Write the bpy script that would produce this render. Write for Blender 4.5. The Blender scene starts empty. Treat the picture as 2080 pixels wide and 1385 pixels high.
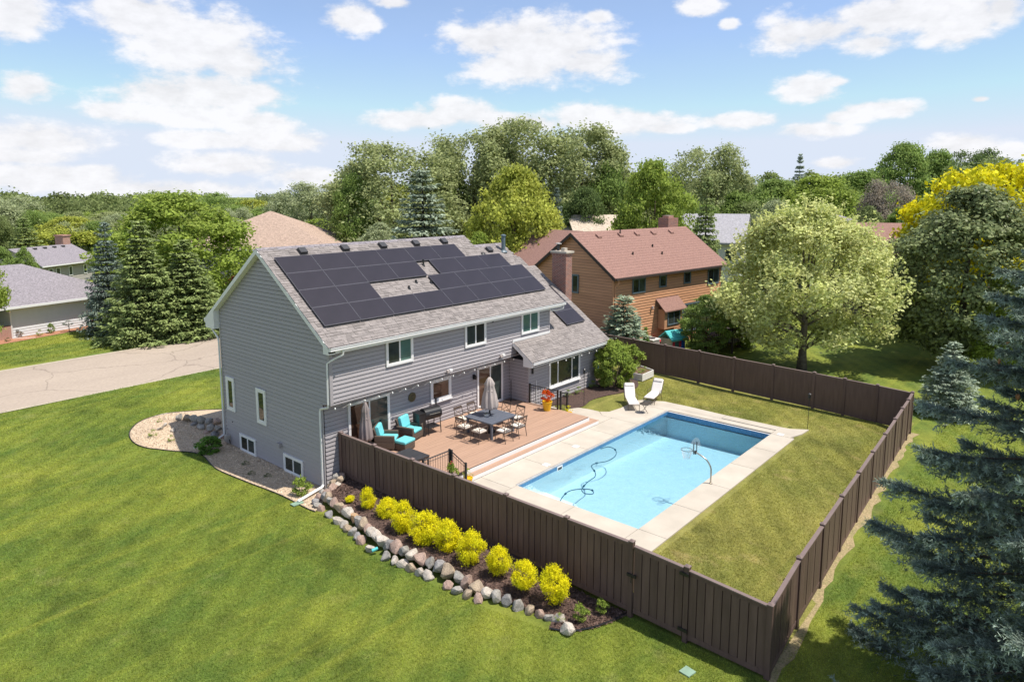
import bpy, bmesh, math, random
import numpy as np
from mathutils import Vector, Matrix
R = math.radians
sc = bpy.context.scene
col = sc.collection
# ------------------------------------------------------------------ camera
F_, PP_, PITCH, YAW = 1388.877, 589.223, .1378, .7085
CAM = np.array([-14.606, -22.449, 11.4215])
cd = bpy.data.cameras.new('camera'); cam = bpy.data.objects.new('camera', cd); col.objects.link(cam)
cam.location = CAM
cam.rotation_euler = (math.pi/2 - PITCH, 0, YAW - math.pi/2)
cd.sensor_fit = 'HORIZONTAL'; cd.sensor_width = 36; cd.lens = F_/2080*36
cd.shift_y = -(692.5 - PP_)/2080
cd.clip_end = 4000; cd.clip_start = .1
sc.camera = cam
fwv = np.array([math.cos(PITCH)*math.cos(YAW), math.cos(PITCH)*math.sin(YAW), -math.sin(PITCH)])
rtv = np.array([math.sin(YAW), -math.cos(YAW), 0]); upv = np.cross(rtv, fwv)
def ray(u, v): return fwv + rtv*(u-1040)/F_ - upv*(v-PP_)/F_
def at(u, v, z):                       # where the sight line through a photo point meets height z
    d = ray(u, v); return CAM + d*((z-CAM[2])/d[2])
def atD(u, D):                          # ground point in that column, D metres away
    d = ray(u, 600); h = d[:2]/np.linalg.norm(d[:2]); return CAM[:2] + h*D
def zat(u, v, D):
    d = ray(u, v); return CAM[2] + d[2]/np.linalg.norm(d[:2])*D
# ------------------------------------------------------------------ world, sun
SUN = Vector((.19, -.43, 1)).normalized()
w = bpy.data.worlds.new('World'); sc.world = w; w.use_nodes = True
N = w.node_tree.nodes; L = w.node_tree.links
bg = N['Background']; bg.inputs['Strength'].default_value = .15
sky = N.new('ShaderNodeTexSky'); sky.sky_type = 'NISHITA'; sky.sun_disc = False
sky.sun_elevation = math.asin(SUN.z); sky.sun_rotation = math.atan2(SUN.x, SUN.y)
sky.altitude = 300; sky.air_density = .8; sky.dust_density = .0; sky.ozone_density = 3.0
def wm(op, a, b=None, c=None):
    n = N.new('ShaderNodeMath'); n.operation = op
    for i, x in enumerate((a, b, c)):
        if x is None: continue
        if isinstance(x, (int, float)): n.inputs[i].default_value = x
        else: L.new(x, n.inputs[i])
    return n.outputs[0]
tc = N.new('ShaderNodeTexCoord'); sx = N.new('ShaderNodeSeparateXYZ'); L.new(tc.outputs['Generated'], sx.inputs[0])
az = wm('ARCTAN2', sx.outputs['Y'], sx.outputs['X']); el = wm('ARCSINE', sx.outputs['Z'])
cv = N.new('ShaderNodeCombineXYZ'); L.new(az, cv.inputs[0]); L.new(wm('MULTIPLY', el, 1.9), cv.inputs[1])
def wnoise(scale, detail, rough, off=0):
    m = N.new('ShaderNodeVectorMath'); m.operation = 'ADD'; L.new(cv.outputs[0], m.inputs[0]); m.inputs[1].default_value = (off, off, off)
    n = N.new('ShaderNodeTexNoise'); n.inputs['Scale'].default_value = scale; n.inputs['Detail'].default_value = detail
    n.inputs['Roughness'].default_value = rough; L.new(m.outputs[0], n.inputs['Vector']); return n
n1 = wnoise(9, 7, .62); n2 = wnoise(28, 5, .6, 4.2); n3 = wnoise(5, 6, .6, 9.1)
CL = [(300,35,120,50),(400,95,150,62),(480,130,110,62),(330,185,130,36),(430,185,165,44),(270,228,110,18),(400,235,150,20),(520,190,70,28),(250,15,70,30),
 (530,262,72,32),(570,290,90,22),(430,285,110,16),(470,335,140,24),(620,358,80,20),(30,25,75,48),(55,172,64,26),(90,285,140,30),(60,318,120,14),(100,362,220,26),(330,385,240,20),(190,345,50,10),
 (718,38,54,26),(745,48,30,16),(800,6,42,12),(990,85,100,42),(1070,80,110,50),(1160,90,110,52),(1060,135,120,36),(1190,125,85,40),(1215,36,30,14),(850,245,110,22),(930,232,100,28),(1040,250,120,24),(1205,240,90,28),(1270,252,130,28),(1350,262,60,12),
 (1420,12,46,22),(1600,70,60,34),(1680,62,110,34),(1770,40,110,48),(1765,88,70,22),(1860,20,90,40),(1950,30,120,46),(2040,12,60,34),(1480,50,20,10),
 (1640,182,68,27),(1690,168,40,12),(1790,222,85,15),(1720,238,60,12),(1500,246,85,15),(1650,264,80,16),(1955,296,85,24),(2060,308,60,14),(1990,202,20,6),(1700,332,50,12)]
acc = None
for (u, v, rx, ry) in CL:
    d = ray(u, v); a0 = math.atan2(d[1], d[0]); e0 = math.atan2(d[2], math.hypot(d[0], d[1]))
    s = N.new('ShaderNodeVectorMath'); s.operation = 'SUBTRACT'; L.new(cv.outputs[0], s.inputs[0]); s.inputs[1].default_value = (a0, e0*1.9, 0)
    m = N.new('ShaderNodeVectorMath'); m.operation = 'MULTIPLY'; L.new(s.outputs[0], m.inputs[0])
    k = 1.0 + ((u-1040)/F_)**2
    m.inputs[1].default_value = (F_*k/(rx*1.12), F_/(ry*1.9*1.15), 0)
    ln = N.new('ShaderNodeVectorMath'); ln.operation = 'LENGTH'; L.new(m.outputs[0], ln.inputs[0])
    g = wm('SUBTRACT', 1.0, ln.outputs['Value'])
    acc = g if acc is None else wm('SMOOTH_MAX', acc, g, .25)
# the same kind of broken cloud goes on outside the part of the sky in view
awy = wm('ABSOLUTE', wm('SUBTRACT', az, YAW)); out1 = wm('SMOOTHSTEP' if False else 'MULTIPLY', wm('SUBTRACT', awy, .68), 6.0)
out2 = wm('MULTIPLY', wm('SUBTRACT', el, .34), 8.0)
outm = wm('MINIMUM', wm('MAXIMUM', wm('MAXIMUM', out1, out2), 0.0), 1.0)
gen = wm('MULTIPLY', wm('SUBTRACT', n3.outputs[0], .53), 6.0)
gen = wm('SUBTRACT', wm('ADD', gen, 0.0), wm('MULTIPLY', wm('SUBTRACT', 1.0, outm), 4.0))
acc = wm('MAXIMUM', acc, gen)
edge = wm('ADD', wm('MULTIPLY', wm('SUBTRACT', n1.outputs[0], .5), 2.1), wm('MULTIPLY', wm('SUBTRACT', n2.outputs[0], .5), 1.0))
cov = wm('ADD', acc, edge)
mr = N.new('ShaderNodeMapRange'); mr.interpolation_type = 'SMOOTHSTEP'; L.new(cov, mr.inputs[0]); mr.inputs[1].default_value = -.08; mr.inputs[2].default_value = .50
shade = wm('ADD', wm('MULTIPLY', n2.outputs[0], .22), wm('MULTIPLY', n1.outputs[0], .18))
cc = N.new('ShaderNodeMapRange'); L.new(shade, cc.inputs[0]); cc.inputs[1].default_value = .15; cc.inputs[2].default_value = .23; cc.inputs[3].default_value = 4.45; cc.inputs[4].default_value = 5.25
cx = N.new('ShaderNodeVectorMath'); cx.operation = 'SCALE'; cx.inputs[0].default_value = (1.0, 1.0, 1.03); L.new(cc.outputs[0], cx.inputs['Scale'])
mx = N.new('ShaderNodeMix'); mx.data_type = 'RGBA'; L.new(wm('MULTIPLY', mr.outputs[0], .95), mx.inputs[0])
mn = N.new('ShaderNodeVectorMath'); mn.operation = 'MINIMUM'; L.new(sky.outputs[0], mn.inputs[0]); mn.inputs[1].default_value = (3.8, 4.25, 5.0)
vl = N.new('ShaderNodeMix'); vl.data_type = 'RGBA'; L.new(wm('ADD', .12, wm('MULTIPLY', n3.outputs[0], .14)), vl.inputs[0]); L.new(mn.outputs[0], vl.inputs[6]); vl.inputs[7].default_value = (4.0, 4.3, 5.0, 1)
L.new(vl.outputs[2], mx.inputs[6]); L.new(cx.outputs[0], mx.inputs[7])
L.new(mx.outputs[2], bg.inputs['Color'])
sl = bpy.data.lights.new('sun', 'SUN'); so = bpy.data.objects.new('sun', sl); col.objects.link(so)
sl.energy = 4.7; sl.angle = R(.53); sl.color = (1, .94, .85); so.location = (0, 0, 40)
so.rotation_euler = SUN.to_track_quat('Z', 'Y').to_euler()
sc.view_settings.view_transform = 'Standard'; sc.view_settings.look = 'None'; sc.view_settings.exposure = .33; sc.view_settings.gamma = 1
sc.view_settings.use_curve_mapping = False
sc.cycles.use_denoising = True; sc.cycles.max_bounces = 8; sc.cycles.transparent_max_bounces = 12

# ------------------------------------------------------------------ materials
MATS = {}
def mat(name, c, rough=.7, spec=.3, metal=0, var=.12, vscale=3., c2=None, bump=0, bscale=30., attr=False, trans=0, stretch=(1,1,1), fine=0, alpha=1, rnd=0):
    if name in MATS: return MATS[name]
    m = bpy.data.materials.new(name); m.use_nodes = True; MATS[name] = m
    n, l = m.node_tree.nodes, m.node_tree.links; b = n['Principled BSDF']
    b.inputs['Roughness'].default_value = rough; b.inputs['Specular IOR Level'].default_value = spec; b.inputs['Metallic'].default_value = metal
    t = n.new('ShaderNodeTexCoord'); mp = n.new('ShaderNodeMapping'); mp.inputs['Scale'].default_value = stretch; l.new(t.outputs['Object'], mp.inputs[0])
    nz = n.new('ShaderNodeTexNoise'); nz.inputs['Scale'].default_value = vscale; nz.inputs['Detail'].default_value = 6; l.new(mp.outputs[0], nz.inputs[0])
    c2 = c2 or tuple(x*(1-2*var) for x in c)
    r = n.new('ShaderNodeMapRange'); l.new(nz.outputs[0], r.inputs[0]); r.inputs[1].default_value = .3; r.inputs[2].default_value = .7
    k = n.new('ShaderNodeMix'); k.data_type = 'RGBA'; k.inputs[6].default_value = (*c2, 1); k.inputs[7].default_value = (*[x*(1+(var if c2 is None else 0)) for x in c], 1)
    l.new(r.outputs[0], k.inputs[0]); out = k.outputs[2]
    if fine:
        f = n.new('ShaderNodeTexNoise'); f.inputs['Scale'].default_value = bscale; f.inputs['Detail'].default_value = 3; l.new(mp.outputs[0], f.inputs[0])
        fr = n.new('ShaderNodeMapRange'); l.new(f.outputs[0], fr.inputs[0]); fr.inputs[1].default_value = .3; fr.inputs[2].default_value = .7; fr.inputs[3].default_value = 1-fine; fr.inputs[4].default_value = 1+fine
        q = n.new('ShaderNodeMix'); q.data_type = 'RGBA'; q.blend_type = 'MULTIPLY'; q.inputs[0].default_value = 1; l.new(out, q.inputs[6]); l.new(fr.outputs[0], q.inputs[7]); out = q.outputs[2]
    if attr:
        a = n.new('ShaderNodeAttribute'); a.attribute_name = 'v'
        q = n.new('ShaderNodeMix'); q.data_type = 'RGBA'; q.blend_type = 'MULTIPLY'; q.inputs[0].default_value = 1; l.new(out, q.inputs[6]); l.new(a.outputs['Fac'], q.inputs[7]); out = q.outputs[2]
    if rnd:
        oi = n.new('ShaderNodeObjectInfo'); rr_ = n.new('ShaderNodeMapRange'); l.new(oi.outputs['Random'], rr_.inputs[0]); rr_.inputs[3].default_value = 1-rnd; rr_.inputs[4].default_value = 1+rnd
        q = n.new('ShaderNodeMix'); q.data_type = 'RGBA'; q.blend_type = 'MULTIPLY'; q.inputs[0].default_value = 1; l.new(out, q.inputs[6]); l.new(rr_.outputs[0], q.inputs[7]); out = q.outputs[2]
    l.new(out, b.inputs['Base Color'])
    if bump:
        f = n.new('ShaderNodeTexNoise'); f.inputs['Scale'].default_value = bscale; f.inputs['Detail'].default_value = 4; l.new(mp.outputs[0], f.inputs[0])
        bn = n.new('ShaderNodeBump'); bn.inputs['Strength'].default_value = bump; bn.inputs['Distance'].default_value = .02; l.new(f.outputs[0], bn.inputs['Height']); l.new(bn.outputs[0], b.inputs['Normal'])
    if trans:
        tr = n.new('ShaderNodeBsdfTranslucent'); l.new(out, tr.inputs[0]); ms = n.new('ShaderNodeMixShader'); ms.inputs[0].default_value = trans
        l.new(b.outputs[0], ms.inputs[1]); l.new(tr.outputs[0], ms.inputs[2]); l.new(ms.outputs[0], n['Material Output'].inputs[0])
    if alpha < 1: b.inputs['Alpha'].default_value = alpha
    return m
def leafmat(name, c, c2, rough=.6, trans=.42): return mat(name, c, rough, .12, c2=c2, vscale=.9, attr=True, trans=trans)
M = dict(
 siding=mat('grey_siding', (.375,.35,.36), .6, var=.03, c2=(.345,.322,.332), rnd=.035, bump=.05, stretch=(1,1,8)),
 shadowgap=mat('painted_shadow_gap', (.035,.034,.036), .9),  # wall core coloured near black, painting shadow lines into the slots between siding boards
 white=mat('white_trim', (.78,.77,.76), .45, var=.03),
 shingle=mat('shingle_tabs', (.265,.235,.222), .9, var=.06, attr=True, fine=.2, bscale=60),
 underlay=mat('roof_underlay', (.16,.145,.14), .9),
 solar=mat('solar_glass', (.022,.017,.024), .34, .5, var=.1, vscale=1.5),
 solarframe=mat('solar_frame', (.16,.155,.18), .4, .5),
 blackmetal=mat('black_metal', (.018,.018,.02), .4, .5),
 vent=mat('roof_vent_metal', (.045,.045,.05), .5, .5),
 ventpipe=mat('vent_pipe', (.13,.18,.21), .45, .5),
 glass=mat('window_glass', (.035,.04,.035), .04, .6, var=.3, vscale=.7),
 glassbrown=mat('window_glass_brown_room', (.13,.07,.045), .05, .55, var=.4, vscale=1.3),
 glassgreen=mat('window_glass_curtain', (.10,.19,.165), .06, .5, var=.15, vscale=1.5),
 glassdark=mat('window_glass_dark', (.05,.065,.06), .05, .55, var=.2),
 fence=mat('brown_composite', (.145,.093,.077), .55, .3, rnd=.14, c2=(.108,.068,.057), vscale=2.2, bump=.08, bscale=25, stretch=(4,4,.5)),
 fencetop=mat('brown_composite_cap', (.21,.155,.14), .5, .35, c2=(.18,.13,.118)),
 deckboard=mat('deck_board', (.45,.285,.20), .6, rnd=.05, c2=(.385,.245,.17), vscale=1.6, stretch=(.5,6,1), bump=.05),
 concrete=mat('pale_concrete', (.53,.47,.39), .8, rnd=.04, c2=(.44,.39,.32), vscale=1.1, fine=.06, bscale=60, bump=.05),
 joint=mat('joint_fill', (.28,.25,.21), .9),
 road=mat('road_asphalt', (.42,.345,.275), .85, c2=(.35,.285,.23), vscale=.5, fine=.16, bscale=25, stretch=(.25,1,1)),
 roadedge=mat('road_edge', (.50,.44,.33), .9),
 mulch=mat('dark_mulch', (.115,.072,.058), .95, c2=(.055,.035,.030), vscale=14, fine=.5, bscale=45, bump=.8),
 gravel=mat('tan_gravel', (.62,.49,.345), .9, c2=(.42,.32,.23), vscale=16, fine=.35, bscale=40, bump=.9),
 redmulch=mat('red_mulch', (.45,.22,.13), .95, c2=(.33,.16,.1), vscale=10, fine=.3, bscale=30, bump=.5),
 soil=mat('soil', (.16,.10,.06), .95, bump=.6),
 liner=mat('pool_liner', (.44,.57,.62), .6, c2=(.39,.53,.59), vscale=3, fine=.07, bscale=14),
 tileband=mat('pool_tile_band', (.03,.12,.27), .3, .5, c2=(.09,.25,.42), vscale=14),
 poolwhite=mat('pool_step_white', (.75,.82,.86), .5, var=.03),
 bark=mat('bark', (.12,.09,.065), .9, var=.25, vscale=6, bump=.6, stretch=(1,1,.2)),
 greybark=mat('grey_bark', (.20,.165,.13), .9, var=.25, vscale=6, bump=.6),
 brownsiding=mat('brown_wood_siding', (.60,.315,.175), .65, rnd=.06, c2=(.50,.255,.14), vscale=1.3, stretch=(.4,.4,3)),
 browntrim=mat('dark_brown_trim', (.06,.045,.04), .6),
 brownroof=mat('brown_shingles', (.31,.178,.145), .9, c2=(.235,.135,.112), vscale=6, fine=.3, bscale=9, stretch=(1.2,1.2,5)),
 tanroof=mat('tan_shingles', (.44,.32,.25), .9, c2=(.34,.25,.195), vscale=3, fine=.3, bscale=5, stretch=(1,1,4)),
 greyroof=mat('grey_shingles', (.27,.245,.265), .9, c2=(.22,.20,.215), vscale=4, fine=.3, bscale=8, stretch=(1,1,4)),
 paleroof=mat('pale_grey_shingles', (.38,.37,.39), .9, c2=(.32,.31,.33), vscale=4, fine=.2, bscale=8),
 cedar=mat('cedar_shake', (.56,.47,.37), .9, c2=(.44,.36,.28), vscale=3, fine=.3, bscale=6, stretch=(1,1,4)),
 lightsiding=mat('pale_siding', (.68,.69,.71), .6, var=.03),
 tansiding=mat('taupe_siding', (.42,.39,.36), .7, var=.04),
 turq=mat('turquoise_cushion', (.17,.62,.66), .85, var=.06, bump=.15, bscale=90),
 wicker=mat('brown_wicker', (.15,.115,.09), .7, c2=(.07,.052,.04), vscale=60, bump=.6, bscale=70),
 bronze=mat('bronze_metal', (.14,.10,.078), .45, .5, metal=.3),
 cushion=mat('cream_cushion', (.72,.65,.56), .9, var=.04),
 loungepad=mat('white_lounge_pad', (.76,.71,.66), .9, var=.03, bump=.1, bscale=60),
 tabletop=mat('slate_table_top', (.13,.145,.175), .45, .5, c2=(.09,.10,.13), vscale=4, stretch=(.6,8,1)),
 canvas=mat('taupe_canvas', (.46,.40,.37), .9, var=.06),
 canvasdark=mat('grey_canvas', (.30,.255,.245), .9, var=.06),
 yellowpot=mat('yellow_glaze', (.80,.48,.01), .3, .5, var=.05),
 steel=mat('steel_tube', (.55,.50,.42), .25, .6, metal=.8),
 clear=mat('clear_plastic', (.7,.78,.82), .1, .5, alpha=.13),
 netm=mat('white_net', (.85,.85,.85), .8),
 hosem=mat('blue_hose', (.02,.10,.16), .5),
 coverlid=mat('cover_box_grey', (.50,.49,.48), .5),
 lidgreen=mat('utility_lid_green', (.27,.40,.30), .6),
 playteal=mat('teal_plastic', (.10,.55,.55), .4),
 playred=mat('red_plastic', (.60,.05,.07), .4),
 playtan=mat('tan_plastic', (.55,.50,.42), .5),
 playblue=mat('blue_plastic', (.03,.13,.50), .35),
 tarpblue=mat('blue_tub', (.02,.26,.75), .35),
 acm=mat('unit_metal', (.50,.46,.42), .5, metal=.2),
 bulb=mat('bulb_glass', (.85,.85,.82), .1, .7),
 planterw=mat('planter_white', (.75,.72,.68), .6, var=.05),
 bronzedisc=mat('brass_disc', (.12,.10,.05), .4, .5, metal=.4, bump=.8, bscale=20),
 reddirt=mat('bare_soil_edge', (.36,.27,.155), .95, c2=(.25,.22,.10), vscale=5, fine=.3, bscale=20, bump=.6),
)
rm = M['road']; n, l = rm.node_tree.nodes, rm.node_tree.links; b = n['Principled BSDF']; src = b.inputs['Base Color'].links[0].from_socket
t = n.new('ShaderNodeTexCoord'); nn_ = n.new('ShaderNodeTexNoise'); nn_.inputs['Scale'].default_value = .8; nn_.inputs['Detail'].default_value = 5; l.new(t.outputs['Object'], nn_.inputs[0])
ad = n.new('ShaderNodeVectorMath'); ad.operation = 'ADD'; l.new(t.outputs['Object'], ad.inputs[0]); l.new(nn_.outputs['Color'], ad.inputs[1])
vo = n.new('ShaderNodeTexVoronoi'); vo.feature = 'DISTANCE_TO_EDGE'; vo.inputs['Scale'].default_value = .16; l.new(ad.outputs[0], vo.inputs[0])
r_ = n.new('ShaderNodeMapRange'); l.new(vo.outputs[0], r_.inputs[0]); r_.inputs[1].default_value = 0; r_.inputs[2].default_value = .009; r_.inputs[3].default_value = .62; r_.inputs[4].default_value = 1
q = n.new('ShaderNodeMix'); q.data_type = 'RGBA'; q.blend_type = 'MULTIPLY'; q.inputs[0].default_value = 1; l.new(src, q.inputs[6]); l.new(r_.outputs[0], q.inputs[7]); l.new(q.outputs[2], b.inputs['Base Color'])
def brickmat(name, c1, c2, mort, sc_=1.):
    m = bpy.data.materials.new(name); m.use_nodes = True; n, l = m.node_tree.nodes, m.node_tree.links; b = n['Principled BSDF']; b.inputs['Roughness'].default_value = .85
    g = n.new('ShaderNodeNewGeometry'); t = n.new('ShaderNodeTexCoord'); s = n.new('ShaderNodeSeparateXYZ'); l.new(t.outputs['Object'], s.inputs[0])
    a = n.new('ShaderNodeMath'); a.operation = 'ADD'; l.new(s.outputs[0], a.inputs[0]); l.new(s.outputs[1], a.inputs[1])
    c = n.new('ShaderNodeCombineXYZ'); l.new(a.outputs[0], c.inputs[0]); l.new(s.outputs[2], c.inputs[1])
    k = n.new('ShaderNodeTexBrick'); k.inputs['Scale'].default_value = 1*sc_; k.inputs['Brick Width'].default_value = .22; k.inputs['Row Height'].default_value = .075; k.inputs['Mortar Size'].default_value = .009
    k.inputs['Color1'].default_value = (*c1, 1); k.inputs['Color2'].default_value = (*c2, 1); k.inputs['Mortar'].default_value = (*mort, 1)
    l.new(c.outputs[0], k.inputs[0]); l.new(k.outputs['Color'], b.inputs['Base Color'])
    bn = n.new('ShaderNodeBump'); bn.inputs['Strength'].default_value = .6; bn.inputs['Distance'].default_value = .01; bn.invert = True; l.new(k.outputs['Fac'], bn.inputs['Height']); l.new(bn.outputs[0], b.inputs['Normal']); return m
M['brick'] = brickmat('red_brick', (.33,.115,.075), (.20,.085,.07), (.45,.37,.32))
M['brick2'] = brickmat('pink_brick', (.42,.20,.14), (.36,.16,.12), (.45,.38,.33))
def grassmat(name, ga, gb, gy, dry, dryamt, blade=False):
    m = bpy.data.materials.new(name); m.use_nodes = True; n, l = m.node_tree.nodes, m.node_tree.links; b = n['Principled BSDF']; b.inputs['Roughness'].default_value = .8; b.inputs['Specular IOR Level'].default_value = .15
    t = n.new('ShaderNodeTexCoord')
    def nz(s, d=5, st=(1,1,1), rot=0, rough=.55, dist=0):
        mp = n.new('ShaderNodeMapping'); mp.inputs['Scale'].default_value = st; mp.inputs['Rotation'].default_value = (0,0,rot); l.new(t.outputs['Object'], mp.inputs[0])
        q = n.new('ShaderNodeTexNoise'); q.inputs['Scale'].default_value = s; q.inputs['Detail'].default_value = d; q.inputs['Roughness'].default_value = rough; q.inputs['Distortion'].default_value = dist; l.new(mp.outputs[0], q.inputs[0]); return q.outputs[0]
    def rng(x, a, c, lo=0, hi=1):
        r = n.new('ShaderNodeMapRange'); l.new(x, r.inputs[0]); r.inputs[1].default_value = a; r.inputs[2].default_value = c; r.inputs[3].default_value = lo; r.inputs[4].default_value = hi; return r.outputs[0]
    def mixc(f, a, c, bt='MIX'):
        k = n.new('ShaderNodeMix'); k.data_type = 'RGBA'; k.blend_type = bt
        for i, x in ((0, f), (6, a), (7, c)):
            if isinstance(x, tuple): k.inputs[i].default_value = (*x, 1)
            elif isinstance(x, (int, float)): k.inputs[i].default_value = x
            else: l.new(x, k.inputs[i])
        return k.outputs[2]
    c = mixc(rng(nz(.42, 7, rough=.60), .40, .60), ga, gb)
    c = mixc(rng(nz(.15, 7, (1, 1.7, 1), .5, rough=.62), .47, .66, 0, .85), c, gy)
    gd = tuple(x*.62 for x in ga)
    c = mixc(rng(nz(.23, 7, (1.6, 1, 1), 2.2, rough=.64), .53, .68, 0, .75), c, gd)
    mpp = n.new('ShaderNodeMapping'); mpp.inputs['Rotation'].default_value = (0, 0, .62); mpp.inputs['Scale'].default_value = (.06, 1.5, 1); l.new(t.outputs['Object'], mpp.inputs[0])
    ns_ = n.new('ShaderNodeTexNoise'); ns_.inputs['Scale'].default_value = 1.1; ns_.inputs['Detail'].default_value = 3; l.new(mpp.outputs[0], ns_.inputs[0]); c = mixc(rng(ns_.outputs[0], .56, .70, 0, .5), c, gy)
    c = mixc(rng(nz(2.6, 7, rough=.72), .50, .78, 0, .5), c, gy)
    c = mixc(rng(nz(.9, 5, (1,1,1), 1.), .60, .78, 0, dryamt), c, dry)
    wv = n.new('ShaderNodeTexWave'); wv.inputs['Scale'].default_value = .32; wv.inputs['Distortion'].default_value = 2.5; wv.inputs['Detail'].default_value = 3; wv.inputs['Detail Scale'].default_value = .8
    mp = n.new('ShaderNodeMapping'); mp.inputs['Rotation'].default_value = (0, 0, .9); l.new(t.outputs['Object'], mp.inputs[0]); l.new(mp.outputs[0], wv.inputs[0])
    c = mixc(1.0, c, rng(wv.outputs[0], 0, 1, .93, 1.07), 'MULTIPLY')
    c = mixc(1.0, c, rng(nz(9, 4, rough=.7), .3, .7, .80, 1.2), 'MULTIPLY')
    c = mixc(1.0, c, rng(nz(42, 3, rough=.7), .3, .7, .62, 1.38), 'MULTIPLY')
    if blade:
        at_ = n.new('ShaderNodeAttribute'); at_.attribute_name = 'v'; c = mixc(1.0, c, at_.outputs['Fac'], 'MULTIPLY'); tr = n.new('ShaderNodeBsdfTranslucent'); l.new(c, tr.inputs[0]); l.new(c, b.inputs['Base Color'])
        ms = n.new('ShaderNodeMixShader'); ms.inputs[0].default_value = .5; l.new(b.outputs[0], ms.inputs[1]); l.new(tr.outputs[0], ms.inputs[2]); l.new(ms.outputs[0], n['Material Output'].inputs[0]); return m
    l.new(c, b.inputs['Base Color'])
    bn = n.new('ShaderNodeBump'); bn.inputs['Strength'].default_value = .7; bn.inputs['Distance'].default_value = .05; l.new(nz(38, 4, rough=.75), bn.inputs['Height']); l.new(bn.outputs[0], b.inputs['Normal'])
    return m
M['lawn'] = grassmat('lawn_grass', (.105,.155,.029), (.155,.196,.033), (.245,.262,.042), (.34,.30,.13), .30)
M['yard'] = grassmat('dry_lawn_grass', (.165,.175,.042), (.215,.21,.05), (.29,.265,.075), (.36,.28,.13), .75)

br = lambda *c: tuple(min(x*1.75, .9) for x in c)
M['lawnblade'] = grassmat('lawn_blade', br(.105,.155,.029), br(.155,.196,.033), br(.245,.262,.042), br(.34,.30,.13), .30, True)
M['yardblade'] = grassmat('dry_lawn_blade', br(.165,.175,.042), br(.215,.21,.05), br(.29,.265,.075), br(.36,.28,.13), .75, True)
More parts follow.
